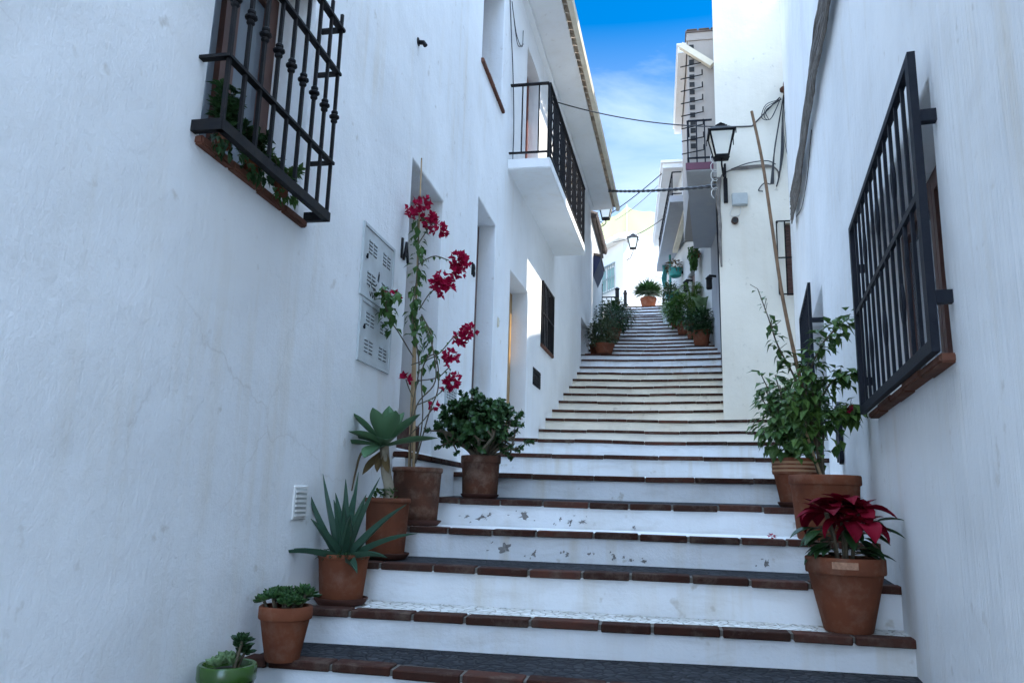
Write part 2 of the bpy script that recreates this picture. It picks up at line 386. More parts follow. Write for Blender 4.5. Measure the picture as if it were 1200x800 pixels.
class Wall:
    """a straight facade along p0->p1 whose street side is given by 'out'; holes are (u0,u1,z0,z1,depth)"""
    def __init__(s, p0, p1, z0, z1, holes=(), back=4.0, flip=False):
        s.p0 = V((p0[0], p0[1], 0)); s.p1 = V((p1[0], p1[1], 0)); s.U = (s.p1-s.p0).length
        s.t = (s.p1-s.p0).normalized(); s.n = V((s.t.y, -s.t.x, 0))*(-1 if flip else 1)
        s.z0, s.z1, s.holes, s.back = z0, z1, holes, back
    def at(s, u, z, off=0): return s.p0+s.t*u+s.n*off+V((0, 0, z))
    def mtx(s): # local x along the wall, y outward, z up
        return Matrix(((s.t.x, s.n.x, 0, s.p0.x), (s.t.y, s.n.y, 0, s.p0.y), (0, 0, 1, 0), (0, 0, 0, 1)))
    def mesh(s, bm, bev=.012, ends=(True, True), rear=True):
        us = sorted({0, s.U, *[h[i] for h in s.holes for i in (0, 1)]}); zs = sorted({s.z0, s.z1, *[h[i] for h in s.holes for i in (2, 3)]})
        cache = {}
        def vv(u, z, o=0):
            k = (round(u, 4), round(z, 4), round(o, 4))
            if k not in cache: cache[k] = bm.verts.new(s.at(u, z, o))
            return cache[k]
        for i in range(len(us)-1):
            for j in range(len(zs)-1):
                cu, cz = (us[i]+us[i+1])/2, (zs[j]+zs[j+1])/2
                if any(h[0] < cu < h[1] and h[2] < cz < h[3] for h in s.holes): continue
                bm.faces.new((vv(us[i], zs[j]), vv(us[i+1], zs[j]), vv(us[i+1], zs[j+1]), vv(us[i], zs[j+1])))
        be = []
        for h in s.holes:
            hu = [u for u in us if h[0]-1e-6 <= u <= h[1]+1e-6]; hz = [z for z in zs if h[2]-1e-6 <= z <= h[3]+1e-6]; dp = -h[4]
            for k in range(len(hz)-1):
                for u in (h[0], h[1]):
                    bm.faces.new((vv(u, hz[k]), vv(u, hz[k+1]), vv(u, hz[k+1], dp), vv(u, hz[k], dp)))
                    be.append((vv(u, hz[k]), vv(u, hz[k+1])))
            for k in range(len(hu)-1):
                for z in (h[2], h[3]):
                    bm.faces.new((vv(hu[k], z), vv(hu[k+1], z), vv(hu[k+1], z, dp), vv(hu[k], z, dp)))
                    be.append((vv(hu[k], z), vv(hu[k+1], z)))
        if bev and be:
            ed = list({bm.edges.get(e) for e in be} - {None})
            bmesh.ops.bevel(bm, geom=ed, offset=bev, segments=3, affect='EDGES', profile=.5)
        b0, b1 = s.at(0, 0, -s.back), s.at(s.U, 0, -s.back)
        a0, a1 = s.at(0, 0), s.at(s.U, 0)
        def quad(p, q):
            bm.faces.new([bm.verts.new(V((w.x, w.y, z))) for w, z in ((p, s.z0), (q, s.z0), (q, s.z1), (p, s.z1))])
        if ends[0]: quad(b0, a0)
        if ends[1]: quad(a1, b1)
        if not rear: return
        quad(b1, b0)
        bm.faces.new([bm.verts.new(V((w.x, w.y, s.z1))) for w in (a0, a1, b1, b0)])

# ------------------------------------------------------------------ layout lines of the street
def xl(y): return -1.6 if y < 7.85 else -1.6+.036*(y-7.85)
def xr(y):
    if y < 0: return .588
    if y < 10.8: return 1.017+.12*(y-3.574)
    if y < 12.9: return .904+.074*(y-10.8)
    if y < 16: return 1.30-.042*(y-12.9)
    return 1.17-.164*(y-16)

# ------------------------------------------------------------------ the setting: terrain and stairway
bm = bmesh.new()
prof = [(-400, -1.62), (-6, -1.62), (1.4, -1.62), (3.2, -1.2), (5, -.5), (8, .1), (10, .5), (13.5, 1.7), (21.6, 5.0), (22.3, 5.553), (30, 5.553), (45, 5.6), (500, 5.6)]
xs_ = [-400, -60, -8, 0, 8, 60, 400]
g = [[bm.verts.new((x, y, z)) for x in xs_] for y, z in prof]
for i in range(len(g)-1):
    for j in range(len(xs_)-1): bm.faces.new((g[i][j], g[i][j+1], g[i+1][j+1], g[i+1][j]))
tag(obj('ground', bm, M['ground'], smooth=40), 'paved ground rising up the hillside', 'ground', kind='structure')

E_ = [(-.9, -1.44), (-.2, -1.28), (.9, -1.12), (1.75, -.96), (2.38, -.80), (2.93, -.64), (3.40, -.50), (3.72, -.323), (4.25, -.167), (4.92, 0), (5.72, .19), (6.8, .405), (8.2, .65), (10.0, .918),
      (10.5, 1.113), (11.02, 1.298), (11.6, 1.498), (12.05, 1.68), (12.66, 1.888), (13.07, 2.068), (13.6, 2.27)]
up_ = [(13.93, 2.437), (14.39, 2.652), (14.85, 2.846), (15.31, 3.018), (15.78, 3.18), (16.24, 3.347), (16.7, 3.519), (17.16, 3.714), (17.62, 3.894), (18.08, 4.079), (18.54, 4.275), (19.0, 4.462), (19.46, 4.644), (19.92, 4.816), (20.39, 4.984), (20.85, 5.184), (21.31, 5.38), (21.77, 5.565)]
E_ += up_
stair = bpy.data.objects.new('stairway', None); C.objects.link(stair); tag(stair, 'whitewashed stairway with terracotta brick edges climbing between houses', 'stairway', kind='structure')
rn = random.Random(5)
def edge_pt(k, x):
    """front edge of step k at x: y wobble, slight sag towards the middle"""
    y, z = E_[k]
    s = noise.noise(V((x*.9, k*3.1, 1)))*.018+noise.noise(V((x*3, k*7.3, 4)))*.005
    yy = y+s+(-.015*(x+.3) if k > 4 else 0)
    if k == 6: yy += .06*(x+.3)
    t = (x-xl(y))/(xr(y)-xl(y)); dip = (.02 if k >= 12 else .008)*(1-abs(2*t-1)) if k > 8 else 0
    return yy, z-dip+noise.noise(V((x*1.3, k*5.7, 9)))*.006
for k in range(len(E_)):
    y, z = E_[k]; last = k == len(E_)-1
    y2 = E_[k+1][0] if not last else 24.0
    z2 = E_[k+1][1] if not last else z
    rise = z2-z
    vis = min(rise, .165 if k < 15 else .15) if not last else 0
    zb = z2-vis if not last else z                       # tread slopes up to the next riser
    if k < 9: zb = z+.004
    x0, x1 = xl(y)-.12, xr(y)+.12
    if 13 <= k <= 14: x1 = max(x1, xr(10.75)+.1)
    nseg = 14
    bm = bmesh.new(); R0, R1, R2, R3 = [], [], [], []
    for i in range(nseg+1):
        x = x0+(x1-x0)*i/nseg
        ey, ez = edge_pt(k, x)
        R0.append(bm.verts.new((x, ey+.022, z-.75))); R1.append(bm.verts.new((x, ey+.022, ez-.006))); R2.append(bm.verts.new((x, y2+.10, zb+(ez-z)*.5-.006))); R3.append(bm.verts.new((x, y2+.10, z-.75)))
    for i in range(nseg):
        bm.faces.new((R0[i], R0[i+1], R1[i+1], R1[i]))
        f = bm.faces.new((R1[i], R1[i+1], R2[i+1], R2[i])); f.material_index = 1
        bm.faces.new((R2[i], R2[i+1], R3[i+1], R3[i]))
    for i in (0, nseg): bm.faces.new((R0[i], R1[i], R2[i], R3[i]))
    face = M['bounce_tint_step'] if 13 <= k <= 20 else M['step']; tread = face
    if k in (4, 5, 7, 9, 3, 1): tread = M['tread_slate']
    if k in (6, 2): tread = M['tread_cobble']
    st = obj('step', bm, [face, tread], stair, smooth=30)
    # terracotta nosing bricks with mortar joints
    bm = bmesh.new(); bmo = bmesh.new()
    bl = .275 if k < 10 else .42
    x = x0+.125 - rn.random()*.2; bw = .09; th = .030 if k < 9 else (.034 if k < 21 else .032)
    while x < x1-.12:
        L_ = bl*rn.uniform(.78, 1.15); a, b = max(x, x0+.10), min(x+L_-(.012 if k < 10 else .006), x1-.10)
        if b-a > .03:
            ya, za = edge_pt(k, a); yb, zb_ = edge_pt(k, b); j = rn.uniform(-.004, .003); jy = rn.uniform(-.009, .007)
            slope = (zb-z)/(y2-y)
            vs_ = []
            for (xx, yy, zz) in ((a, ya, za), (b, yb, zb_)):
                for dy in (0, bw):
                    for dz in (-th, .003):
                        vs_.append(bm.verts.new((xx, yy+jy+dy, zz+j+dz+dy*max(slope, 0))))
            fs = [bm.faces.new([vs_[i] for i in f]) for f in ((0, 1, 3, 2), (4, 6, 7, 5), (0, 4, 5, 1), (2, 3, 7, 6), (0, 2, 6, 4), (1, 5, 7, 3))]
            if k < 21:
                bmesh.ops.bevel(bm, geom=list({e for f in fs for e in f.edges}), offset=.004, segments=1, affect='EDGES', profile=.5)
        x += L_
    obj('brick_edging', bm, M['brick'], st)
    for i in range(12):
        xa, xb = x0+(x1-x0)*i/12, x0+(x1-x0)*(i+1)/12
        ya, za = edge_pt(k, xa); yb, zb_ = edge_pt(k, xb)
        v = [bmo.verts.new(p) for p in ((xa, ya+.012, za-th+.004), (xb, yb+.012, zb_-th+.004), (xb, yb+.012, zb_-.004), (xa, ya+.012, za-.004), (xa, ya+.10, za-.002), (xb, yb+.10, zb_-.002), (xa, ya+.10, za-th+.004), (xb, yb+.10, zb_-th+.004))]
        for f in ((0, 1, 2, 3), (3, 2, 5, 4), (0, 6, 7, 1)): bmo.faces.new([v[q] for q in f])
    obj('mortar_joint', bmo, M['mortar'], st)
    # bare patches where the paint has flaked off the risers
    chips = {9: [(-1.21, .45, .016, .016), (-1.12, .38, .045, .018), (-1.06, .55, .02, .016), (-.83, .62, .042, .036), (-.60, .45, .013, .016), (-.53, .36, .011, .018), (-.46, .36, .035, .018), (-.14, .2, .012, .008)],
             8: [(-.83, .55, .040, .036), (-.66, .36, .018, .024), (-.48, .36, .012, .012), (-.36, .42, .016, .009), (-.23, .3, .012, .016), (-.14, .22, .014, .010), (-.07, .2, .020, .010), (.55, .30, .018, .022)]}
    if k in chips:
        bm = bmesh.new()
        rc = random.Random(k)
        ch = list(chips[k])
        for cx, fz, rx, rz in chips[k]:
            for q in range(4 if rx > .024 else 2): ch.append((cx+rc.uniform(-2.4, 2.4)*rx-.01, min(.8, max(.12, fz+rc.uniform(-.3, .3))), rc.uniform(.004, .011), rc.uniform(.003, .008)))
        for cx, fz, rx, rz in ch:
            ey, ez = edge_pt(k, cx); zlo = E_[k-1][1]; cz = zlo+(ez-.04-zlo)*fz
            c_ = bm.verts.new((cx, ey+.0195, cz)); ring = []
            for q in range(18):
                an = 2*pi*q/18; rr = .55+.8*noise.noise(V((cos(an)*1.9+cx*9, sin(an)*1.9, k)))+.35*noise.noise(V((cos(an)*5+cx*5, sin(an)*5, k)))
                rr = max(rr, .25)*1.2; px_ = cx+rx*rr*cos(an)
                ring.append(bm.verts.new((px_, edge_pt(k, px_)[0]+.0195, cz+rz*rr*sin(an)+.25*rz*cos(an))))
            for q in range(18): bm.faces.new((c_, ring[q], ring[(q+1) % 18]))
        obj('flaked_patch', bm, M['chip'], st)

# ------------------------------------------------------------------ left house with doors 1A and 1B
def panel(wall, name, u0, u1, z0, z1, off, th, mat, parent):
    bm = bmesh.new(); bx(bm, u0, u1, off-th, off, z0, z1, M_=wall.mtx()); return obj(name, bm, mat, parent)
def plank_door(wall, u0, u1, z0, z1, dep, mat, parent, handle_u=None):
    bm = bmesh.new(); n_ = 5; w = (u1-u0)/n_
    for i in range(n_): bx(bm, u0+i*w+.004, u0+(i+1)*w-.004, -dep-.04, -dep+.002, z0, z1, M_=wall.mtx())
    bx(bm, u0-.02, u1+.02, -dep-.06, -dep-.03, z0-.02, z1+.02, M_=wall.mtx())
    d = obj('door', bm, mat, parent)
    bm = bmesh.new(); hu = handle_u if handle_u else u0+.08
    tube(bm, [wall.at(hu, (z0+z1)/2-.08, -dep+.03), wall.at(hu, (z0+z1)/2+.08, -dep+.03)], .012)
    tube(bm, [wall.at(hu, (z0+z1)/2-.06, -dep), wall.at(hu, (z0+z1)/2-.06, -dep+.03)], .008); tube(bm, [wall.at(hu, (z0+z1)/2+.06, -dep), wall.at(hu, (z0+z1)/2+.06, -dep+.03)], .008)
    obj('handle', bm, M['iron'], d); return d
def casement(wall, u0, u1, z0, z1, dep, parent, mat=None, pane=None, leaves=2, bars=0):
    mat = mat or M['wood']; pane = pane or M['pane']
    bm = bmesh.new(); W_ = wall.mtx(); f = .055
    bx(bm, u0, u0+f, -dep-.05, -dep, z0, z1, M_=W_); bx(bm, u1-f, u1, -dep-.05, -dep, z0, z1, M_=W_)
    bx(bm, u0+f, u1-f, -dep-.05, -dep, z0, z0+f, M_=W_); bx(bm, u0+f, u1-f, -dep-.05, -dep, z1-f, z1, M_=W_)
    fr = obj('window', bm, mat, parent)
    lw = (u1-u0-2*f)/leaves
    for i in range(leaves):
        a = u0+f+i*lw; b = a+lw; g_ = .05; bm = bmesh.new()
        for (p, q, r, s_) in ((a+.003, a+g_, z0+f+.003, z1-f-.003), (b-g_, b-.003, z0+f+.003, z1-f-.003)): bx(bm, p, q, -dep-.035, -dep+.015, r, s_, M_=W_)
        for (r, s_) in ((z0+f+.003, z0+f+g_), (z1-f-g_, z1-f-.003)): bx(bm, a+g_, b-g_, -dep-.035, -dep+.015, r, s_, M_=W_)
        obj('casement_frame', bm, mat, fr)
        bm = bmesh.new(); bx(bm, a+g_-.005, b-g_+.005, -dep-.02, -dep-.012, z0+f+g_-.005, z1-f-g_+.005, M_=W_); obj('pane', bm, pane, fr)
    return fr
def brick_sill(wall, u0, u1, z, proud, th, parent, n=4, seed=1, back=.1):
    bm = bmesh.new(); w = (u1-u0)/n; r = random.Random(seed)
    for i in range(n):
        j = r.uniform(-.003, .003)
        v = bx(bm, u0+i*w+.003, u0+(i+1)*w-.003, -back, proud+j, z-th+j, z+j, M_=wall.mtx())
    bmesh.ops.bevel(bm, geom=bm.edges[:], offset=.006, segments=2, affect='EDGES')
    return obj('sill', bm, M['sill_tile'], parent)

LH = thing('house', 'tall whitewashed house at left with iron window grille and doors 1A and 1B', 'house', (-1.6, 3, -1.0))
Y0 = -5.0
lw = Wall((-1.6, Y0), (-1.6, 7.85), -1.7, 7.2, [
    (2.30-Y0, 3.09-Y0, 1.22, 2.36, .30), (4.63-Y0, 5.405-Y0, .30, 2.24, .34), (6.54-Y0, 7.325-Y0, .42, 2.745, .24), (6.46-Y0, 7.42-Y0, 4.10, 5.45, .30), (5.0-Y0, 5.8-Y0, 4.3, 5.6, .3)][:4], back=5)
bm = bmesh.new(); lw.mesh(bm); obj('wall', bm, M['left_wall'], LH)
casement(lw, 2.302-Y0, 3.088-Y0, 1.24, 2.358, .20, LH)
brick_sill(lw, 2.27-Y0, 3.135-Y0, 1.235, .028, .034, LH, 4, 2, back=.19)
d = plank_door(lw, 4.65-Y0, 5.385-Y0, .52, 2.22, .28, M['wood'], LH)
bm = bmesh.new(); bx(bm, 4.633-Y0, 5.402-Y0, -.33, -.10, .29, .50, M_=lw.mtx()); obj('threshold', bm, M['brick'], LH)
d = plank_door(lw, 6.56-Y0, 7.305-Y0, .44, 2.725, .17, M['wood'], LH)
casement(lw, 6.462-Y0, 7.418-Y0, 4.11, 5.45, .27, LH, M['wood'])
brick_sill(lw, 6.42-Y0, 7.46-Y0, 4.105, .03, .04, LH, 4, 3, back=.2)
# low white plinth with brick edge under door 1A
bm = bmesh.new(); bx(bm, 4.55-Y0, 6.1-Y0, .003, .085, -.6, .235, M_=lw.mtx()); bmesh.ops.bevel(bm, geom=bm.edges[:], offset=.008, segments=2, affect='EDGES'); obj('plinth', bm, M['step'], LH)
bm = bmesh.new()
for i in range(6): bx(bm, 4.55-Y0+i*.26+.004, 4.55-Y0+(i+1)*.26-.004, .003, .10, .238, .272, M_=lw.mtx())
bmesh.ops.bevel(bm, geom=bm.edges[:], offset=.005, segments=2, affect='EDGES'); obj('plinth_brick', bm, M['brick'], LH)

# forged grille bulging in front of the left window
G = thing('window_grille', 'forged black iron grille with knotted bars on the left house window', 'window grille', (-1.55, 2.7, 1.25))
xo = -1.492; y0, y1 = 2.255, 3.15
bm = bmesh.new()
for z, w, t in ((1.258, .042, .028), (1.525, .030, .012), (1.985, .030, .012), (2.22, .035, .012)):
    bar(bm, (xo, y0-.012, z), (xo, y1+.012, z), w if z < 1.3 else t, t if z < 1.3 else w)
    for y in (y0, y1): bar(bm, (-1.62, y, z), (xo+.012, y, z), w if z < 1.3 else t, t if z < 1.3 else w)
obj('frame', bm, M['iron'], G)
for i in range(9):
    y = y0+.004+(y1-y0-.008)*i/8
    bm = bmesh.new(); bar(bm, (xo+.001, y, 1.25), (xo+.001, y, 2.3), .014, .014, (1, 1, 0) if False else None)
    for dz, r in ((-.022, .016), (0, .024), (.022, .016)):
        lathe(bm, [(r*.6, -.011), (r, -.004), (r, .004), (r*.6, .011)], (xo+.001, y, 1.757+dz), 10)
    obj('bar', bm, M['iron'], G)

def pot_bm(c, rt, rb, h, rim_h=.05, rim=.012, n=32, seed=0, straight=False):
    bm = bmesh.new(); k = rt-rim
    pr_ = [(rb*.96, 0), (rb, .008), (rb+(k-rb)*.5, (h-rim_h)*.5), (k, h-rim_h-.004), (k+.002, h-rim_h), (rt-.002, h-rim_h+.002), (rt, h-rim_h+.008), (rt, h-.006), (rt-.004, h), (rt-.016, h), (rt-.02, h-.006), (rt-.022, h-.03), (rt-.03, h-.06)]
    lathe(bm, pr_, c, n, wob=.006, seed=seed); return bm
def disc(c, r, z, n=24, lump=.006):
    bm = bmesh.new(); lathe(bm, [(r, z-.03), (r, z-.004), (r*.7, z+lump), (r*.3, z+lump*1.4), (.005, z+lump*.8)], c, n, wob=.02); return bm
def saucer_bm(c, r):
    bm = bmesh.new(); lathe(bm, [(r*.84, 0), (r*.86, .002), (r, .024), (r, .031), (r-.008, .032), (r*.82, .012), (.01, .011)], c, 28); return bm
def potted(name, label, c, rt, rb, h, mat, saucer=0, group=None, seed=0, rim_h=.05, rim=.012, cat='potted plant', soil=True):
    z = c[2]
    T = thing(name, label, cat, c, group)
    if saucer:
        obj('saucer', saucer_bm(c, saucer), M['saucer'], T, smooth=45); c = (c[0], c[1], z+.013)
    obj('pot', pot_bm(c, rt, rb, h, rim_h, rim, seed=seed), mat, T, smooth=45)
    if soil: obj('soil', disc(c, rt-.024, h-.025), M['soil'], T, smooth=40)
    return T, V((c[0], c[1], c[2]+h-.02))

def rosette(bm, c, axis, L, W, nl, seed, prof, bend, chan, thick, lo=.15, hi=1.35):
    r = random.Random(seed); axis = V(axis).normalized(); e1 = axis.orthogonal().normalized(); e2 = axis.cross(e1)
    for i in range(nl):
        a = i*2.39996+r.uniform(-.15, .15); t = i/(nl-1); el = lo+(hi-lo)*t
        o_ = e1*cos(a)+e2*sin(a); d_ = o_*cos(el)+axis*sin(el)
        blade(bm, V(c)+o_*.004*(1-t), d_, axis, L*(1-.45*t)*r.uniform(.85, 1.1), W*(1-.3*t), prof, bend, chan, thick, n=4)
spoon = lambda t: (.45+.9*t-1.05*t**4*1.0) if t < .98 else .12
def succ_prof(t): return max(.06, (.5+.75*t)*(1-t**5))

# small pots on the left window sill
for i, (y, rr, mt, lab, nl, kind) in enumerate(((2.385, .045, 'terracotta', 'small terracotta pot of upright dark leaves at the near end of the left window sill', 46, 0), (2.60, .055, 'terracotta', 'small pot with a bushy trailing plant in the middle of the left window sill', 60, 1), (2.84, .045, 'terracotta', 'small pot of bright green leaves near the far end of the left window sill', 46, 1))):
    T, top = potted('potted_plant', lab, (-1.56, y, 1.2385), rr*.8, rr*.6, .06, M[mt], group='small pots on the window sill', seed=i, rim_h=.02, rim=.006)
    r = random.Random(40+i); bm = bmesh.new(); bs = bmesh.new()
    for q in range(13):
        a = r.random()*6.28; o_ = V((cos(a)*.6, sin(a)*1.5, 0)); hgt = r.uniform(.06, .14)*(1.5 if kind == 0 else .8)
        pth = smoothpath([top-V((0, 0, .01)), top+o_*.03+V((0, 0, hgt*.6)), top+o_*(.075 if kind else .04)+V((0, 0, hgt))], 4)
        tube(bs, pth, .0022, 5)
        for p in pth[2:]:
            for s in range(4): leaf(bm, p, V((r.uniform(-.7, .8), r.uniform(-1, 1), r.uniform(-.2, .8))), V((0, 0, 1)), r.uniform(.03, .055), r.uniform(.018, .028))
    for q in range(70):
        v = sph(r); leaf(bm, top+V((.02+v.x*.035, v.y*.10, -.015+v.z*.05)), V((.3+v.x, v.y, v.z-.4)), V((0, 0, 1)), r.uniform(.03, .05), r.uniform(.018, .026))
    obj('stem', bs, M['stem'], T); obj('foliage', bm, M['leaf' if i == 2 else 'leaf_dark'], T)

# grey steel meter boxes
def meter_box(y0, y1, z0, z1, lab, scrib=False, flip=0, w=lw):
    T = thing('meter_box', lab, 'meter box', (-1.6, (y0+y1)/2, z0), 'grey steel meter boxes on the left house wall')
    mt = w.mtx(); a, b = y0-Y0, y1-Y0
    bm = bmesh.new(); f = .018
    bx(bm, a, b, -.03, .012, z0, z0+f, M_=mt); bx(bm, a, b, -.03, .012, z1-f, z1, M_=mt); bx(bm, a, a+f, -.03, .012, z0+f, z1-f, M_=mt); bx(bm, b-f, b, -.03, .012, z0+f, z1-f, M_=mt)
    obj('frame', bm, M['steel_box'], T)
    bm = bmesh.new(); bx(bm, a+f+.003, b-f-.003, -.03, .007, z0+f+.003, z1-f-.003, M_=mt)
    W_, H_ = b-a, z1-z0
    for (cu, cz) in ((.30, .72), (.30, .28), (.75, .72), (.75, .28)):
        for c2 in (-.036, .036):
            for r_i in range(4):
                uu = a+W_*cu+c2; zz = z0+H_*cz+(r_i-1.5)*.021
                bx(bm, uu-.027, uu+.027, .0072, .0125, zz-.001, zz+.007, M_=mt)
                bx(bm, uu-.027, uu+.027, .0072, .0080, zz-.006, zz-.0012, 1, M_=mt)
    dr = obj('door', bm, [M['steel_box'], M['dark_gap']], T)
    bm = bmesh.new(); uu = a+.065
    tube(bm, [w.at(uu, z0+H_*.55, .0), w.at(uu, z0+H_*.55, .013)], .008, 10); bar(bm, w.at(uu, z0+H_*.55+.018, .013), w.at(uu, z0+H_*.55-.010, .013), .009, .005)
    obj('lock', bm, M['iron'], T)
    if scrib:
        bm = bmesh.new()
        st = [[(.26, .17), (.28, .27), (.33, .20), (.37, .29), (.40, .16)], [(.40, .28), (.42, .17)], [(.42, .23), (.48, .28)], [(.43, .22), (.50, .14)], [(.28, .12), (.31, .06), (.34, .13)], [(.36, .13), (.37, .05), (.42, .12), (.45, .04)], [(.50, .34), (.53, .48)], [(.53, .33), (.54, .45)]]
        for s_ in st:
            for p, q in zip(s_, s_[1:]):
                bar(bm, w.at(a+W_*p[0], z0+H_*p[1], .0078), w.at(a+W_*q[0], z0+H_*q[1], .0078), .007, .0012, tuple(w.t) if abs(p[0]-q[0]) < abs(p[1]-q[1]) else (0, 0, 1))
        obj('scribble', bm, M['iron'], dr)
    return T
meter_box(3.85, 4.365, 1.085, 1.505, 'upper grey steel meter box with black scribble on its door', True)
meter_box(3.875, 4.385, .722, 1.075, 'plain grey steel meter box, directly below the one with the scribble')
meter_box(5.68, 6.0, .43, .94, 'small grey meter box low on the wall behind the round jade plant')

for s, y, z, sz, lab in (('1A', 4.465, 1.50, .185, 'black iron house number 1A beside the first door'), ('1B', 6.345, 1.945, .16, 'black iron house number 1B beside the second door')):
    mt = Matrix.Translation((-1.594, y, z)) @ Euler((pi/2, 0, pi/2)).to_matrix().to_4x4() @ Matrix.Diagonal((.78, 1, 1, 1))
    o = text_mesh('house_number', s, sz, .006, M['iron'], None, mt); tag(o, lab, 'house number')
T = thing('vent_tile', 'white slotted vent tile low on the left wall behind the aloe', 'vent', (-1.6, 3.33, -.1))
bm = bmesh.new(); bx(bm, 3.265-Y0, 3.40-Y0, -.01, .008, -.115, .035, M_=lw.mtx()); bmesh.ops.bevel(bm, geom=bm.edges[:], offset=.003, affect='EDGES'); obj('plate', bm, M['tile_white'], T)
bm = bmesh.new()
for i in range(6): bx(bm, 3.278-Y0, 3.387-Y0, .0085, .014, -.10+i*.021, -.091+i*.021, M_=lw.mtx())
obj('slat', bm, M['tile_white'], T)
bm = bmesh.new()
for i in range(6): bx(bm, 3.278-Y0, 3.387-Y0, .0083, .0095, -.0905+i*.021, -.0805+i*.021, M_=lw.mtx())
obj('slot', bm, M['plastic_grey'], T)
T = thing('hook', 'small black iron pipe stub high on the left wall', 'wall hook', (-1.6, 4.597, 3.09))
bm = bmesh.new(); tube(bm, [(-1.62, 4.597, 3.095), (-1.56, 4.597, 3.085), (-1.545, 4.597, 3.06)], .016, 10); obj('stub', bm, M['iron'], T)
bm = bmesh.new(); lathe(bm, [(.03, 0), (.03, .006), (.018, .010)], (0, 0, 0), 14); bmesh.ops.transform(bm, matrix=Matrix.Translation((-1.602, 4.597, 3.095)) @ Matrix.Rotation(pi/2, 4, 'Y'), verts=bm.verts); obj('rosette', bm, M['iron'], T)
T = thing('doorbell', 'small cream doorbell on the wall past door 1B', 'doorbell', (-1.6, 7.56, 1.78))
bm = bmesh.new(); bx(bm, 7.535-Y0, 7.585-Y0, -.01, .018, 1.73, 1.84, M_=lw.mtx()); bmesh.ops.bevel(bm, geom=bm.edges[:], offset=.012, segments=3, affect='EDGES'); obj('case', bm, M['cream_gutter'], T)
bm = bmesh.new(); lathe(bm, [(.013, 0), (.013, .006), (.008, .009)], (0, 0, 0), 12); bmesh.ops.transform(bm, matrix=Matrix.Translation((-1.583, 7.56, 1.80)) @ Matrix.Rotation(pi/2, 4, 'Y'), verts=bm.verts); obj('button', bm, M['tile_white'], T)

# ------------------------------------------------------------------ second left house with the balcony
BH = thing('house', 'white house with a balcony and tiled eaves standing beyond door 1B', 'house', (-1.55, 10, .4))
Yb = 7.85
bw = Wall((-1.6, 7.85), (xl(15.5), 15.5), -.5, 6.16, [
    (8.12-Yb, 9.13-Yb, .70, 2.525, .26), (8.75-Yb, 9.62-Yb, 3.74, 5.70, .22), (10.04-Yb, 10.90-Yb, 2.07, 2.94, .18), (14.12-Yb, 15.20-Yb, 2.4, 3.42, .3)], back=5)
bm = bmesh.new(); bw.mesh(bm); obj('wall', bm, M['wall'], BH)
plank_door(bw, 8.135-Yb, 9.115-Yb, .715, 2.50, .2, M['wood_gold'], BH)
casement(bw, 8.755-Yb, 9.615-Yb, 3.75, 5.69, .16, BH, M['wood_red'])
casement(bw, 10.045-Yb, 10.895-Yb, 2.08, 2.93, .12, BH, M['wood'])
plank_door(bw, 14.13-Yb, 15.19-Yb, 2.41, 3.41, .25, M['wood'], BH)
brick_sill(bw, 10.0-Yb, 10.95-Yb, 2.068, .03, .04, BH, 3, 5, back=.1)
# balcony slab
def ox(y): return -1.125+.036*(y-7.85)
bm = bmesh.new()
pl = [(-1.63, 7.855), (ox(7.855), 7.855), (ox(11.0), 11.0), (xl(11)-.03, 11.0)]
lo = [bm.verts.new((x, y, 3.605)) for x, y in pl]; hi = [bm.verts.new((x, y, 3.73)) for x, y in pl]
bm.faces.new(lo[::-1]); bm.faces.new(hi)
for i in range(4): bm.faces.new((lo[i], lo[(i+1) % 4], hi[(i+1) % 4], hi[i]))
bmesh.ops.bevel(bm, geom=bm.edges[:], offset=.012, segments=2, affect='EDGES')
slab = obj('balcony_slab', bm, M['wall'], BH)
RL = bpy.data.objects.new('railing', None)
bm = bmesh.new(); inn = .03
c0, c1 = V((ox(7.885)-inn, 7.885, 0)), V((ox(10.97)-inn, 10.97, 0)); a0, a1 = V((-1.61, 7.885, 0)), V((xl(10.97)-.01, 10.97, 0))
for z, w in ((4.645, .045), (3.81, .03)):
    for p, q in ((a0, c0), (c0, c1), (c1, a1)): bar(bm, p+V((0, 0, z)), q+V((0, 0, z)), .016, w)
for p in (c0, c1): bar(bm, p+V((0, 0, 3.73)), p+V((0, 0, 4.645)), .025, .025)
rl = obj('railing', bm, M['iron'], BH)
nb = 36
for i in range(1, nb):
    p = c0.lerp(c1, i/nb); bm = bmesh.new()
    if i % 6 == 3: tube(bm, [p+V((.012*sin(k*1.6), .016*cos(k*1.6), 3.81+.835*k/16)) for k in range(17)], .008, 6)
    else: bar(bm, p+V((0, 0, 3.81)), p+V((0, 0, 4.645)), .014, .014)
    obj('baluster', bm, M['iron'], rl)
for p, q in ((a0, c0), (c1, a1)):
    for t in (.33, .75):
        s_ = p.lerp(q, t); bm = bmesh.new(); bar(bm, s_+V((0, 0, 3.81)), s_+V((0, 0, 4.645)), .014, .014); obj('baluster', bm, M['iron'], rl)
bm = bmesh.new()     # woven screen tied behind the front bars
for i in range(60):
    t0 = .22+.76*i/60; p = c0.lerp(c1, t0)-V((.035, 0, 0)); q = c0.lerp(c1, t0+.009)-V((.035, 0, 0))
    z = 3.84
    while z < 4.60:
        L_ = .045+.05*abs(noise.noise(V((i*1.3, z*9, 2))))
        v = [bm.verts.new(w) for w in (p+V((.006*sin(z*40), 0, z)), q+V((.006*sin(z*40), 0, z+.01)), q+V((.006*sin(z*40+2), 0, z+L_)), p+V((.006*sin(z*40+2), 0, z+L_-.01))) ]
        bm.faces.new(v); z += L_+.014
scr = simple('woven_screen', (.20, .145, .075), .8, col2=(.05, .055, .10), vs_=6, thr=(.45, .55), bump=0, island=.8)
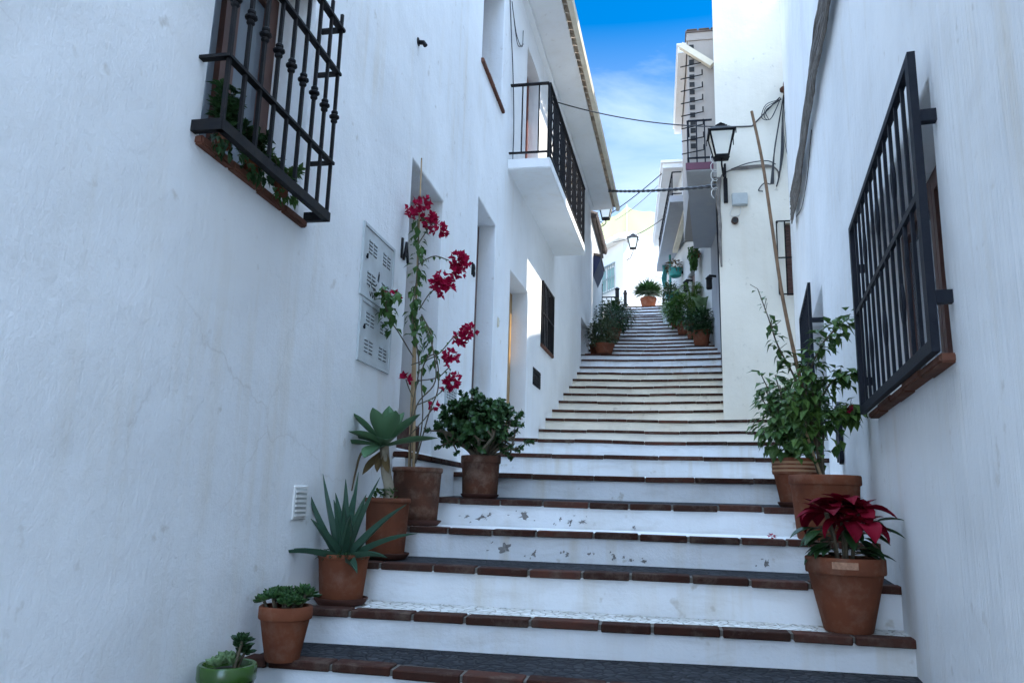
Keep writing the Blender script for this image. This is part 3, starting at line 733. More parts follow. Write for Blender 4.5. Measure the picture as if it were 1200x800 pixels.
obj('woven_screen', bm, scr, rl)
# eaves: soffit, barrel tiles and cream edge
def ex(y): return -1.02+.036*(y-9.16)
bm = bmesh.new(); ya, yb = 7.6, 15.75
def prism(bm, poly, ya, yb, fx):
    A = [bm.verts.new((fx(ya, x), ya, z)) for x, z in poly]; B_ = [bm.verts.new((fx(yb, x), yb, z)) for x, z in poly]
    n_ = len(poly); bm.faces.new(A[::-1]); bm.faces.new(B_)
    for i in range(n_): bm.faces.new((A[i], A[(i+1) % n_], B_[(i+1) % n_], B_[i]))
prism(bm, [(-.05, 6.165), (.44, 6.19), (.44, 6.23), (-.05, 6.34)], ya, yb, lambda y, x: xl(y)+x)
ev = obj('eave', bm, M['wall'], BH)
bm = bmesh.new(); prism(bm, [(-.02, 6.06), (.06, 6.10), (.06, 6.1625), (-.02, 6.1625)], 7.88, 15.45, lambda y, x: xl(y)+x); obj('cornice', bm, M['wall'], BH)
bm = bmesh.new(); y = ya
while y < yb-.1:
    for k, (w0, rr) in enumerate(((0, .082),)):
        ax0 = V((xl(y)+.30, y+.09, 6.26)); ax1 = V((xl(y)+.555, y+.09, 6.205)); ring0, ring1 = [], []
        for q in range(9):
            an = pi*q/8; ring0.append(bm.verts.new(ax0+V((0, cos(an)*rr, sin(an)*rr*.8)))); ring1.append(bm.verts.new(ax1+V((0, cos(an)*rr*1.08, sin(an)*rr*.85))))
        ib = [bm.verts.new(v.co-V((0, (v.co.y-(y+.09))*.16, .016))) for v in ring1]
        for q in range(8): bm.faces.new((ring0[q], ring0[q+1], ring1[q+1], ring1[q])); bm.faces.new((ring1[q], ring1[q+1], ib[q+1], ib[q]))
    y += .185
obj('roof_tile', bm, M['roof_tile'], ev)
bm = bmesh.new(); prism(bm, [(.52, 6.13), (.585, 6.135), (.60, 6.20), (.585, 6.26), (.565, 6.26), (.57, 6.17), (.52, 6.16)], ya, yb, lambda y, x: xl(y)+x); obj('gutter', bm, M['cream_gutter'], ev)
bm = bmesh.new(); v = [bm.verts.new(p) for p in ((xl(ya)+.42, ya, 6.29), (xl(yb)+.42, yb, 6.29), (xl(yb)-2.6, yb, 7.4), (xl(ya)-2.6, ya, 7.4))]; bm.faces.new(v)
v2 = [bm.verts.new(p.co-V((0, 0, .06))) for p in v]; bm.faces.new(v2[::-1])
for i in range(4): bm.faces.new((v[i], v[(i+1) % 4], v2[(i+1) % 4], v2[i]))
obj('roof', bm, M['roof_tile'], BH)

G = thing('window_grille', 'narrow black iron grille flush over the small window below the balcony', 'window grille', (-1.5, 10.5, 2.07))
bm = bmesh.new(); mt = bw.mtx()
for z in (2.06, 2.5, 2.93): bx(bm, 10.02-Yb, 10.92-Yb, .012, .03, z-.012, z+.012, M_=mt)
for u in (10.03-Yb, 10.91-Yb): bx(bm, u-.012, u+.012, -.05, .032, 2.05, 2.945, M_=mt)
obj('frame', bm, M['iron'], G)
for i in range(1, 8):
    u = 10.03-Yb+.88*i/8; bm = bmesh.new(); bx(bm, u-.008, u+.008, .0135, .0285, 2.06, 2.93, M_=mt); obj('bar', bm, M['iron'], G)
T = thing('vent_grate', 'dark rectangular vent grate low on the balcony house wall', 'vent', (-1.53, 9.8, 1.45))
bm = bmesh.new(); bx(bm, 9.54-Yb, 10.05-Yb, -.02, .006, 1.44, 1.665, M_=mt); obj('plate', bm, M['navy_iron'], T)
bm = bmesh.new()
for i in range(6): bx(bm, 9.56-Yb, 10.03-Yb, .0065, .014, 1.455+i*.034, 1.475+i*.034, M_=mt)
obj('slat', bm, M['iron'], T)

# ------------------------------------------------------------------ right house with the big grille
RH = thing('house', 'whitewashed house at right with the large navy window grille', 'house', (1.2, 5, -1.0))
Yr = -2.5; ks = sqrt(1+.12**2)
rwp0 = (xr(0)-.30, Yr)
rw = Wall((1.017+.12*(Yr-3.574), Yr), (1.017+.12*(8.95-3.574), 8.95), -1.7, 7.9, [((2.50-Yr)*ks, (4.0-Yr)*ks, .475, 1.385, .26), ((6.58-Yr)*ks, (8.15-Yr)*ks, .75, 1.83, .24)], back=5, flip=True)
def ru(y): return (y-Yr)*ks
bm = bmesh.new(); rw.mesh(bm); 
rw2 = Wall((1.017+.12*(8.95-3.574), 8.95), (1.017+.12*(10.8-3.574), 10.8), -.5, 6.5, [], back=5, flip=True)
rw2.mesh(bm, ends=(False, True))
rw3 = Wall((1.017+.12*(2.6-3.574), 2.6), (1.017+.12*(8.95-3.574), 8.95), 7.9, 10.6, [], back=4.9, flip=True)
rw3.mesh(bm)
prof_ = [(8.95, 6.5), (9.2, 6.66), (10.05, 6.98), (10.8, 7.5)]
def rx_(y): return 1.017+.12*(y-3.574)
for (ya, za), (yb, zb) in zip(prof_, prof_[1:]):
    bm.faces.new([bm.verts.new(p) for p in ((rx_(ya), ya, 6.5), (rx_(yb), yb, 6.5), (rx_(yb), yb, zb), (rx_(ya), ya, za))] if za > 6.5 else [bm.verts.new(p) for p in ((rx_(ya), ya, 6.5), (rx_(yb), yb, 6.5), (rx_(yb), yb, zb))])
    bm.faces.new([bm.verts.new(p) for p in ((rx_(ya), ya, za), (rx_(yb), yb, zb), (rx_(yb)+4.9, yb-.5, zb), (rx_(ya)+4.9, ya-.5, za))])
bm.faces.new([bm.verts.new(p) for p in ((rx_(10.8), 10.8, 6.5), (rx_(10.8), 10.8, 7.5), (rx_(10.8)+4.9, 10.3, 7.5), (rx_(10.8)+4.9, 10.3, 6.5))])
obj('wall', bm, M['right_wall'], RH)
casement(rw, ru(2.51), ru(3.99), .48, 1.38, .16, RH, M['wood'])
casement(rw, ru(6.59), ru(8.14), .76, 1.82, .15, RH, M['wood'])
brick_sill(rw, ru(2.46), ru(4.03), .47, .045, .030, RH, 5, 8, back=.15)

def flat_grille(lab, w, u0, u1, z0, z1, off, nb, mid, mat, loc, orn=True, fw=.05):
    G = thing('window_grille', lab, 'window grille', loc)
    mt = w.mtx(); bm = bmesh.new()
    bx(bm, u0, u0+fw, off-.012, off+.012, z0, z1, M_=mt); bx(bm, u1-fw, u1, off-.012, off+.012, z0, z1, M_=mt)
    bx(bm, u0+fw, u1-fw, off-.012, off+.012, z0, z0+fw*.8, M_=mt); bx(bm, u0+fw, u1-fw, off-.012, off+.012, z1-fw*.6, z1, M_=mt)
    bx(bm, u0+fw, u1-fw, off-.007, off+.007, mid-.013, mid+.013, M_=mt)
    for z in (z0+(z1-z0)*.17, z0+(z1-z0)*.77):
        for u in (u0-.002, u1-.028):
            bx(bm, u, u+.03, -.04, off-.0125, z-.02, z+.02, M_=mt)
    obj('frame', bm, mat, G)
    for i in range(1, nb):
        u = u0+fw+(u1-u0-2*fw)*i/nb; bm = bmesh.new()
        bx(bm, u-.008, u+.008, off-.006, off+.006, z0+fw*.8, mid-.0135, M_=mt); bx(bm, u-.008, u+.008, off-.006, off+.006, mid+.0135, z1-fw*.6, M_=mt)
        if orn and i % 3 == 0:
            for s in (-1, 1):
                for zz in (z0+(mid-z0)*.5, mid+(z1-mid)*.45):
                    tube(bm, [w.at(u+s*(.011+.018*sin(pi*k/8)), zz-.07+.14*k/8, off) for k in range(9)], .006, 6)
        obj('bar', bm, mat, G)
    return G
flat_grille('large navy iron grille standing off the near right wall', rw, ru(2.43), ru(4.12), .467, 1.455, .058, 12, .985, M['navy_iron'], (.85, 3.1, .44))
flat_grille('smaller dark iron grille half hidden behind the climbing plant at right', rw, ru(6.86), ru(8.28), .47, 1.94, .08, 9, 1.3, M['navy_iron'], (1.35, 7.5, .47), orn=False)
T = thing('wall_panel', 'dark ragged board leaning on the right wall behind the climbing plant', 'board', (1.26, 5.75, .3))
bm = bmesh.new(); mt = rw.mtx(); u = ru(5.62)
pts_ = [(0, .33), (.06, .30), (.13, .35), (.20, .32), (.20, .72), (.14, .70), (.07, .735), (0, .71)]
A = [bm.verts.new(mt @ V((u+a, .004, z))) for a, z in pts_]; B_ = [bm.verts.new(mt @ V((u+a, .03, z))) for a, z in pts_]
bm.faces.new(A[::-1]); bm.faces.new(B_)
for i in range(8): bm.faces.new((A[i], A[(i+1) % 8], B_[(i+1) % 8], B_[i]))
obj('board', bm, M['navy_iron'], T)

# ------------------------------------------------------------------ corner house facing down the stairs
CH = thing('house', 'tall blank white corner house with the street lantern facing down the steps', 'house', (1.4, 10.8, 1.1))
cw = Wall((.904, 10.8), (2.6, 10.8), .6, 11.0, [(1.80-.904, 1.925-.904, 2.87, 3.93, .12)], back=2.1)
bm = bmesh.new(); cw.mesh(bm, ends=(False, True), bev=.006, rear=False)
for a_, b_ in (((.904, 10.8), (1.10, 12.9)), ((1.10, 12.9), (2.6, 12.9))): bm.faces.new([bm.verts.new((p[0], p[1], z)) for p, z in ((a_, .6), (b_, .6), (b_, 11), (a_, 11))])
bm.faces.new([bm.verts.new((x, y, 11)) for x, y in ((.904, 10.8), (2.6, 10.8), (2.6, 12.9), (1.10, 12.9))])
obj('wall', bm, M['bounce_tint_wall'], CH)
bm = bmesh.new(); mt = cw.mtx()
for i in range(24): bx(bm, 1.806-.904, 1.922-.904, -.10, -.075, 2.88+i*.0435, 2.88+i*.0435+.036, M_=mt @ Matrix.Translation((0, 0, 0)))
bx(bm, 1.80-.904, 1.925-.904, -.135, -.11, 2.86, 3.94, M_=mt); obj('shutter', bm, M['wood'], CH)
G = thing('window_grille', 'narrow black iron window frame on the corner house wall above the climbing plant', 'window grille', (1.8, 10.75, 2.86))
bm = bmesh.new()
for z in (2.875, 3.40, 3.935): bx(bm, 1.69-.904, 1.93-.904, .05, .064, z-.009, z+.009, M_=mt)
for u in (1.69, 1.8, 1.925): bx(bm, u-.904-.008, u-.904+.008, .0505, .0635, 2.875, 3.935, M_=mt)
for z in (2.88, 3.93): bx(bm, 1.70-.904, 1.715-.904, -.03, .05, z-.006, z+.006, M_=mt)
obj('frame', bm, M['iron'], G)

# lantern -----------------------------------------------------------------
def lantern(lab, c, s, wallpt, group=None, glass=None, arm=True):
    """four sided tapering street lantern, c is the centre of its bottom plate, s its overall height"""
    T = thing('street_lantern', lab, 'street lamp', wallpt, group); c = V(c)
    hb, wt, wb = s*.52, s*.245, s*.135      # glass body height, half widths
    bm = bmesh.new(); z0, z1 = c.z+s*.08, c.z+s*.08+hb
    cs = ((-1, -1), (1, -1), (1, 1), (-1, 1))
    lo = [V((c.x+a*wb, c.y+b*wb, z0)) for a, b in cs]; hi = [V((c.x+a*wt, c.y+b*wt, z1)) for a, b in cs]
    for i in range(4):
        bar(bm, lo[i], hi[i], s*.028, s*.028, (1, 1, 0)); bar(bm, lo[i], lo[(i+1) % 4], s*.04, s*.028); bar(bm, hi[i], hi[(i+1) % 4], s*.035, s*.028)
    fr = obj('frame', bm, M['iron'], T)
    bm = bmesh.new(); ov = s*.035
    prv = [[(wt+ov, 0), (wt+ov, s*.02), (wt*.60, s*.13), (wt*.5, s*.14), (wt*.5, s*.17)]][0]
    rg = [[bm.verts.new((c.x+a*w, c.y+b*w, z1+h)) for a, b in cs] for w, h in prv]
    bm.faces.new(rg[0][::-1]); bm.faces.new(rg[-1])
    for i in range(len(rg)-1):
        for k in range(4): bm.faces.new((rg[i][k], rg[i][(k+1) % 4], rg[i+1][(k+1) % 4], rg[i+1][k]))
    for a, b in cs: bar(bm, (c.x+a*(wt+ov), c.y+b*(wt+ov), z1+s*.02), (c.x+a*(wt+ov), c.y+b*(wt+ov), z1-s*.11), s*.018, s*.03)
    lathe(bm, [(s*.03, 0), (s*.03, s*.03), (s*.10, s*.035), (s*.105, s*.05), (s*.03, s*.085), (s*.035, s*.10), (s*.012, s*.115)], (c.x, c.y, z1+s*.168), 16)
    obj('roof', bm, M['iron'], T)
    bm = bmesh.new(); e = .004
    A = [bm.verts.new(v+V((-a*e, -b*e, 0))) for v, (a, b) in zip(lo, cs)]; B_ = [bm.verts.new(v+V((-a*e, -b*e, 0))) for v, (a, b) in zip(hi, cs)]
    for i in range(4): bm.faces.new((A[i], A[(i+1) % 4], B_[(i+1) % 4], B_[i]))
    obj('glass', bm, glass or M['lantern_glass'], T)
    bm = bmesh.new(); lathe(bm, [(s*.02, 0), (s*.02, s*.06), (s*.045, s*.1), (s*.05, s*.17), (s*.03, s*.22), (.002, s*.23)], (c.x, c.y, z0+.01), 14); obj('bulb', bm, M['tile_white'], T, smooth=50)
    bm = bmesh.new(); lathe(bm, [(wb*1.1, s*.055), (wb*1.25, s*.08), (wb*.9, s*.10)], c, 4 if False else 16); lathe(bm, [(s*.012, 0), (s*.03, s*.02), (s*.02, s*.056)], c, 12); obj('base_plate', bm, M['iron'], T)
    bm = bmesh.new(); w = V(wallpt)
    tube(bm, smoothpath([c+V((0, 0, .01)), c+V((0, 0, -s*.10)), c.lerp(w, .45)+V((0, 0, -s*.22)), c.lerp(w, .85)+V((0, 0, -s*.10)), w+V((0, 0, -s*.05))], 6), s*.018, 8)
    tube(bm, smoothpath([c.lerp(w, .25)+V((0, 0, -s*.17)), c.lerp(w, .5)+V((0, 0, -s*.02)), c.lerp(w, .75)+V((0, 0, -s*.10)), w+V((0, 0, -s*.35))], 6), s*.012, 8)
    obj('bracket', bm, M['iron'], T)
    return T
lt = lantern('large black street lantern with pale glass on the corner house', (.935, 10.33, 4.70), .66, (1.02, 10.79, 4.72))
bm = bmesh.new(); bx(bm, .99, 1.045, 10.74, 10.798, 4.26, 4.62); bx(bm, 1.002, 1.032, 10.75, 10.797, 4.62, 4.85); obj('wall_post', bm, M['iron'], lt)
o = thing('junction_box', 'grey junction box on the corner house below the lantern', 'junction box', (1.2, 10.79, 4.2))
bm = bmesh.new(); bx(bm, 1.10, 1.315, 10.735, 10.798, 4.20, 4.385); bmesh.ops.bevel(bm, geom=bm.edges[:], offset=.008, segments=2, affect='EDGES'); obj('case', bm, M['plastic_grey'], o)
bm = bmesh.new(); bx(bm, 1.112, 1.303, 10.725, 10.7345, 4.212, 4.373); obj('lid', bm, M['plastic_grey'], o)
bm = bmesh.new(); tube(bm, smoothpath([(1.12, 10.79, 4.21), (1.07, 10.785, 4.1), (1.11, 10.785, 4.05), (1.2, 10.785, 4.07), (1.22, 10.785, 4.19)], 6), .006, 6); obj('wire', bm, M['cable_white'], o)
T = thing('drain_spout', 'short dark drain spout in the corner house wall below the junction box', 'drain spout', (1.133, 10.8, 3.98))
bm = bmesh.new(); tube(bm, [(1.133, 10.83, 3.985), (1.133, 10.75, 3.98)], .05, 14); obj('pipe', bm, M['terracotta_old'], T)
bm = bmesh.new(); tube(bm, [(1.133, 10.8, 3.984), (1.133, 10.748, 3.979)], .038, 14); obj('mouth', bm, M['dark_gap'], T)

# ------------------------------------------------------------------ cables
def cable(lab, paths, mat, grp=None, name='cable'):
    bm = bmesh.new()
    for p, r in paths: tube(bm, p, r, 6)
    return tag(obj(name, bm, mat), lab, 'cable', grp)
cable('thin black cable sagging across the street from the balcony to the corner house', [(sag((-1.49, 10.76, 6.02), (1.42, 10.79, 5.43), .14, 24), .010), (smoothpath([(1.42, 10.79, 5.43), (1.6, 10.78, 5.62), (1.82, 10.78, 5.85)], 6), .010)], M['cable'])
cable('thick twisted cable strung level over the stairs from the eaves end to the corner house', [([p+V((0, .012*cos(i*1.3), .012*sin(i*1.3))) for i, p in enumerate(sag((-1.31, 15.7, 6.62), (.90, 10.79, 4.53), .05, 60))], .016), ([p+V((0, -.012*cos(i*1.3), -.012*sin(i*1.3))) for i, p in enumerate(sag((-1.31, 15.7, 6.62), (.90, 10.79, 4.53), .05, 60))], .016)], M['cable'])
cable('thin black line rising steeply from the far left eaves to the right upper balcony', [(sag((-1.15, 17.2, 6.55), (.42, 16.5, 7.5), .06, 16), .012)], M['cable'])
cable('thin black line crossing in front of the far building to the right eaves', [(sag((-1.1, 20.0, 6.9), (.35, 17.5, 6.7), .12, 16), .010)], M['cable'])
cable('thin grey line slanting across the sky above the far building', [(sag((-1.1, 21.0, 7.9), (.4, 16.8, 7.45), .1, 16), .008)], M['cable_grey'])
cable('looped black house cables hanging in a bundle on the corner house', [(smoothpath([(1.87, 10.74, 5.86), (1.78, 10.73, 5.4), (1.70, 10.73, 4.95), (1.64+.012*i, 10.75, 4.50)], 8), .009) for i in range(4)] +
      [(smoothpath([(1.88, 10.74, 5.86), (1.83, 10.73, 5.4), (1.80+.01*i, 10.73, 5.0), (1.76, 10.76, 4.62), (1.72, 10.78, 4.47)], 8), .009) for i in range(4)] +
      [(smoothpath([(1.84, 10.74, 5.80), (1.62, 10.72, 5.72-.04*i), (1.55+.04*i, 10.72, 5.52), (1.68, 10.72, 5.5), (1.83, 10.74, 5.82)], 8), .006) for i in range(3)] +
      [(smoothpath([(1.64, 10.76, 4.50), (1.55, 10.76, 4.52), (1.47, 10.76, 4.42), (1.53, 10.76, 4.40)], 6), .008)], M['cable'])
cable('pale cables running along the corner house wall from the lantern to the hanging bundle', [(smoothpath([(.93, 10.785, 4.2), (.95, 10.78, 4.62), (1.06, 10.775, 4.74), (1.3, 10.775, 4.80-.02*i), (1.62, 10.775, 4.80-.012*i), (1.74, 10.775, 4.72), (1.76, 10.78, 4.6)], 8), .010) for i in range(3)], M['cable_grey'])
cable('black cable hung along the top of the pale cables on the corner house', [(smoothpath([(1.10, 10.76, 4.76), (1.35, 10.755, 4.84), (1.6, 10.755, 4.86), (1.72, 10.755, 4.80)], 8), .008)], M['cable'])
cable('ragged pale cable bundle running down the corner house edge below the lantern', [(smoothpath([(.905+.012*i, 10.775, 4.65), (.90+.02*sin(i*2), 10.76, 4.3), (.925+.012*sin(i), 10.765, 3.95), (.92+.02*sin(i*3), 10.755, 3.6), (.93, 10.77, 3.3)], 8), .013) for i in range(5)], M['cable_grey'])
cable('white curly cable looping off the corner house edge beside the lantern', [([V((.86+.045*cos(t*.9), 10.76, 5.02-.028*t*.7+.05*sin(t*.9))) for t in range(0, 34)], .006)], M['cable_white'])
T = thing('cable_mast', 'slim black cable pole fixed in the corner between the corner house and the right wall', 'cable pole', (1.95, 10.74, 4.2))
bm = bmesh.new(); tube(bm, [(1.93, 10.72, 6.27), (1.935, 10.73, 4.1)], .018, 8); obj('pole', bm, M['iron'], T)
bm = bmesh.new(); bx(bm, 1.87, 1.92, 10.66, 10.76, 5.78, 6.05); lathe(bm, [(.02, 0), (.05, .02), (.05, .06), (.02, .09)], (1.86, 10.69, 5.88), 12); lathe(bm, [(.02, 0), (.04, .01), (.04, .05)], (1.93, 10.71, 6.25), 12); obj('clamp', bm, M['terracotta_old'], T)
bm = bmesh.new()
for i in range(2): tube(bm, smoothpath([(1.92, 10.71, 5.9), (1.87-.03*i, 10.7, 5.3), (1.89, 10.71, 4.8), (1.925, 10.72, 4.3)], 8), .005, 5)
obj('wire', bm, M['cable'], T)
rb = random.Random(3); ps = []
cl = smoothpath([(1.017+.12*(y-3.574)-.03, y, z) for y, z in ((3.2, 3.05), (4.0, 3.14), (4.64, 3.2), (5.3, 3.31), (6.03, 3.36), (7.4, 3.40), (8.6, 3.50), (9.5, 3.62))], 6)
for i in range(24):
    a = rb.random()*6.28; ph = rb.random()*6
    ps.append(([p+V((-.012-.012*abs(sin(j*.5+ph)), 0, (.085+.06*j/len(cl))*sin(a)+.04*sin(j*.35+ph)+.014*sin(j*1.1+ph))) for j, p in enumerate(cl)], rb.choice((.007, .010, .013))))
cable('thick frayed bundle of grey cables clipped along the upper right wall', ps, M['cable_grey'])
cable('thin grey wire drooping below the frayed cable bundle on the right wall', [(smoothpath([(1.017+.12*(y-3.574)-.012, y, z) for y, z in ((6.6, 3.25), (7.3, 3.12), (8.2, 3.16), (9.2, 3.42))], 6), .005)], M['cable'])
cable('thin dark wires coiled down the wall joint beside the balcony', [(smoothpath([(-1.585, 7.6, 5.6), (-1.58, 7.72, 5.2), (-1.58, 7.9, 4.75), (-1.575, 8.0, 4.2), (-1.58, 8.02, 3.8)], 8), .006), (smoothpath([(-1.58, 7.75, 5.55), (-1.56, 7.95, 5.32), (-1.56, 8.3, 5.4), (-1.56, 8.35, 5.65)], 8), .005), (smoothpath([(-1.58, 7.7, 5.6), (-1.56, 8.0, 5.25), (-1.56, 8.4, 5.5)], 8), .005)], M['cable'])

# ------------------------------------------------------------------ upper right houses
H2 = thing('house', 'beige upper right house with balcony and iron clothes hooks behind the corner house', 'house', (1.25, 14, 2.2))
w2 = Wall((1.30, 12.9), (1.17, 16.0), 1.0, 6.2, [(.7, 1.6, 2.6, 4.3, .15)], back=4, flip=False)
w2 = Wall((1.17, 16.0), (1.30, 12.9), 1.0, 6.2, [(1.4, 2.2, 3.0, 4.6, .15)], back=4, flip=True) if w2.n.x > 0 and False else w2
if w2.n.x > 0: w2.n = -w2.n
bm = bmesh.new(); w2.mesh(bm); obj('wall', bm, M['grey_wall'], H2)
plank_door(w2, .72, 1.58, 2.62, 4.28, .10, M['wood'], H2)
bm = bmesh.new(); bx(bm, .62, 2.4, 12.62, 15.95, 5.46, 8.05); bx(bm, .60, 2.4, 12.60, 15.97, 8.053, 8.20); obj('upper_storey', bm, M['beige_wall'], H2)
bm = bmesh.new(); bx(bm, .58, 2.45, 12.58, 15.99, 8.203, 8.235)
for i in range(8): bx(bm, .60+i*.21, .78+i*.21, 12.56, 12.70, 8.237, 8.25)
obj('roof_edge', bm, M['roof_dark'], H2)
bm = bmesh.new()
for i in range(14): bx(bm, .635, .72, 12.606, 12.619, 6.0+i*.145, 6.085+i*.145)
obj('vent_block', bm, M['dark_gap'], H2)
bm = bmesh.new(); bx(bm, .45, .599, 12.75, 15.9, 7.92, 8.05); bx(bm, .43, .60, 12.72, 15.92, 8.053, 8.09); obj('eave', bm, M['wall'], H2)
bm = bmesh.new(); bar(bm, (.50, 12.55, 7.93), (1.02, 12.50, 7.48), .10, .10); obj('strut', bm, M['cream_gutter'], H2)
for i in range(8):
    z = 7.55-i*.235; bm = bmesh.new()
    tube(bm, [(.48, 12.56, z-.03), (.83, 12.56, z+.03), (.85, 12.56, z+.03), (.85, 12.56, z+.13)], .011, 6); obj('clothes_hook', bm, M['iron'], H2)
bm = bmesh.new(); pl = [(.52, 12.0), (.955, 12.0), (1.02, 12.895), (1.28, 12.91), (1.18, 15.95), (.82, 15.95)]
lo = [bm.verts.new((x, y, 5.31)) for x, y in pl]; hi = [bm.verts.new((x, y, 5.45)) for x, y in pl]; bm.faces.new(lo[::-1]); bm.faces.new(hi)
for i in range(6): bm.faces.new((lo[i], lo[(i+1) % 6], hi[(i+1) % 6], hi[i]))
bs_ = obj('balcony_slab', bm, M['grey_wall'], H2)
bm = bmesh.new(); bx(bm, .515, .955, 11.985, 11.998, 5.33, 5.452); obj('edge_band', bm, M['maroon'], bs_)
bm = bmesh.new()
for z in (5.55, 6.21): bar(bm, (.56, 12.03, z), (.95, 12.03, z), .02, .035); bar(bm, (.56, 12.03, z), (.60, 12.6, z), .02, .035)
for x in (.56, .70, .83): bar(bm, (x, 12.03, 5.45), (x, 12.03, 6.21), .02, .02)
bar(bm, (.565, 12.3, 5.5), (.565, 12.3, 6.2), .015, .015); obj('railing', bm, M['navy_iron'], H2)
H3 = thing('house', 'white upper right house with overhanging floor beside the far steps', 'house', (.7, 19, 3.2))
w3 = Wall((1.17, 16.0), (.22, 21.8), 2.0, 6.40, [(1.6, 2.4, 3.6, 5.4, .15), (3.9, 4.5, 4.7, 5.6, .15)], back=4)
if w3.n.x > 0: w3.n = -w3.n
bm = bmesh.new(); w3.mesh(bm); obj('wall', bm, M['far_wall'], H3)
plank_door(w3, 1.62, 2.38, 3.62, 5.38, .10, M['wood'], H3); casement(w3, 3.91, 4.49, 4.71, 5.59, .08, H3)
bm = bmesh.new(); pl = [(.34, 16.05), (2.4, 16.05), (1.6, 21.6), (.05, 21.2)]
def prz(bm, pl, z0, z1):
    lo = [bm.verts.new((x, y, z0)) for x, y in pl]; hi = [bm.verts.new((x, y, z1)) for x, y in pl]; bm.faces.new(lo[::-1]); bm.faces.new(hi)
    for i in range(len(pl)): bm.faces.new((lo[i], lo[(i+1) % len(pl)], hi[(i+1) % len(pl)], hi[i]))
prz(bm, pl, 6.41, 6.56); obj('balcony_slab', bm, M['grey_wall'], H3)
bm = bmesh.new(); prz(bm, [(.62, 16.3), (2.4, 16.3), (1.6, 21.5), (.25, 21.3)], 6.565, 7.25); obj('upper_storey', bm, M['far_wall'], H3)
bm = bmesh.new(); prz(bm, [(.20, 16.15), (2.5, 16.15), (1.7, 21.7), (-.02, 21.5)], 7.253, 7.36); prz(bm, [(.16, 16.1), (2.55, 16.1), (1.75, 21.75), (-.06, 21.55)], 7.363, 7.42); obj('eave', bm, M['wall'], H3)
bm = bmesh.new()
for z in (6.62, 7.12): bar(bm, (.40, 16.1, z), (.60, 16.1, z), .02, .03); bar(bm, (.40, 16.1, z), (.13, 20.5, z), .02, .03)
for i in range(18):
    t = i/17; bar(bm, (.40-.27*t, 16.1+4.4*t, 6.56), (.40-.27*t, 16.1+4.4*t, 7.12), .016, .016)
obj('railing', bm, M['navy_iron'], H3)
bm = bmesh.new(); bar(bm, (.72, 16.2, 6.36), (.52, 19.3, 6.36), .09, .12); obj('beam', bm, M['cream_gutter'], H3)
T = thing('drainpipe', 'dark drainpipe with clips at the corner of the upper right house', 'drainpipe', (1.12, 13.2, 2.3))
bm = bmesh.new(); tube(bm, [(1.125, 13.15, 2.2), (1.10, 13.15, 5.3)], .035, 10); obj('pipe', bm, M['navy_iron'], T)
bm = bmesh.new()
for z in (3.0, 3.7, 4.3): bx(bm, 1.09, 1.28, 13.12, 13.18, z, z+.05)
obj('clip', bm, M['iron'], T)
for (x, y, z, lab) in ((.98, 15.2, 4.28, 'small black wall lamp on the nearer upper right house'), (.72, 17.9, 4.98, 'small black wall lamp farther up on the white upper right house')):
    wx = xr(y)+.02; x = wx-.16; T = thing('wall_lamp', lab, 'wall lamp', (wx, y, z))
    bm = bmesh.new(); bar(bm, (wx, y, z+.18), (x, y, z+.2), .04, .04); obj('arm', bm, M['iron'], T)
    bm = bmesh.new(); lathe(bm, [(.05, 0), (.06, .02), (.055, .2), (.075, .22), (.02, .28)], (x, y, z-.08), 10); obj('shade', bm, M['iron'], T)
# sheltering awning bits: teal cloth hanging from the far balcony
bm = bmesh.new(); pr_ = []
for i in range(9):
    for j in range(7): pr_.append(bm.verts.new((.20+.14*i/8+.02*sin(j*1.3), 20.6+.05*sin(i*2.1+j*.6), 6.40-.62*j/6-.05*abs(sin(i*1.7))*(j/6))))
for i in range(8):
    for j in range(6): bm.faces.new((pr_[i*7+j], pr_[(i+1)*7+j], pr_[(i+1)*7+j+1], pr_[i*7+j+1]))
bmesh.ops.solidify(bm, geom=bm.faces[:], thickness=.006)
tag(obj('cloth', bm, M['teal_cloth'], smooth=60), 'pale teal cloth hanging under the far right balcony', 'cloth')
bm = bmesh.new(); tube(bm, [(.40, 19.75, 4.9), (.40, 19.75, 6.41)], .03, 8); bx(bm, .35, .45, 19.70, 19.80, 4.75, 4.9)
tag(obj('post', bm, M['teal']), 'thin teal post under the far right balcony', 'post')

# ------------------------------------------------------------------ upper left house, fence, bollards, canopy
H4 = thing('house', 'white upper left house with small blue door canopy beyond the balcony house', 'house', (-1.3, 18, 3))
w4 = Wall((xl(15.5)-.02, 15.52), (-1.30, 18.6), 1.5, 6.0, [], back=4)
bm = bmesh.new(); w4.mesh(bm); obj('wall', bm, M['wall'], H4)
bm = bmesh.new(); v = [(-1.40, 16.3, 5.42), (-1.40, 17.5, 5.42), (-1.16, 17.5, 5.36), (-1.16, 16.3, 5.36)]
A = [bm.verts.new(p) for p in v]; B_ = [bm.verts.new((x, y, z-.05)) for x, y, z in v]; bm.faces.new(A); bm.faces.new(B_[::-1])
for i in range(4): bm.faces.new((A[i], A[(i+1) % 4], B_[(i+1) % 4], B_[i]))
cn = obj('canopy', bm, M['roof_dark'], H4)
bm = bmesh.new(); v = [(-1.37, 16.33, 5.36), (-1.18, 16.33, 5.30), (-1.18, 16.33, 5.24), (-1.34, 16.33, 4.85)]
A = [bm.verts.new(p) for p in v]; B_ = [bm.verts.new((x, 17.47, z)) for x, y, z in v]; bm.faces.new(A); bm.faces.new(B_[::-1])
for i in range(4): bm.faces.new((A[i], A[(i+1) % 4], B_[(i+1) % 4], B_[i]))
obj('awning', bm, M['blue'], cn)
bm = bmesh.new(); y = 15.85
while y < 18.5:
    tube(bm, [(-1.6, y, 6.22), (-1.22+.02*(y-15.8), y, 6.10)], .07, 8); y += .15
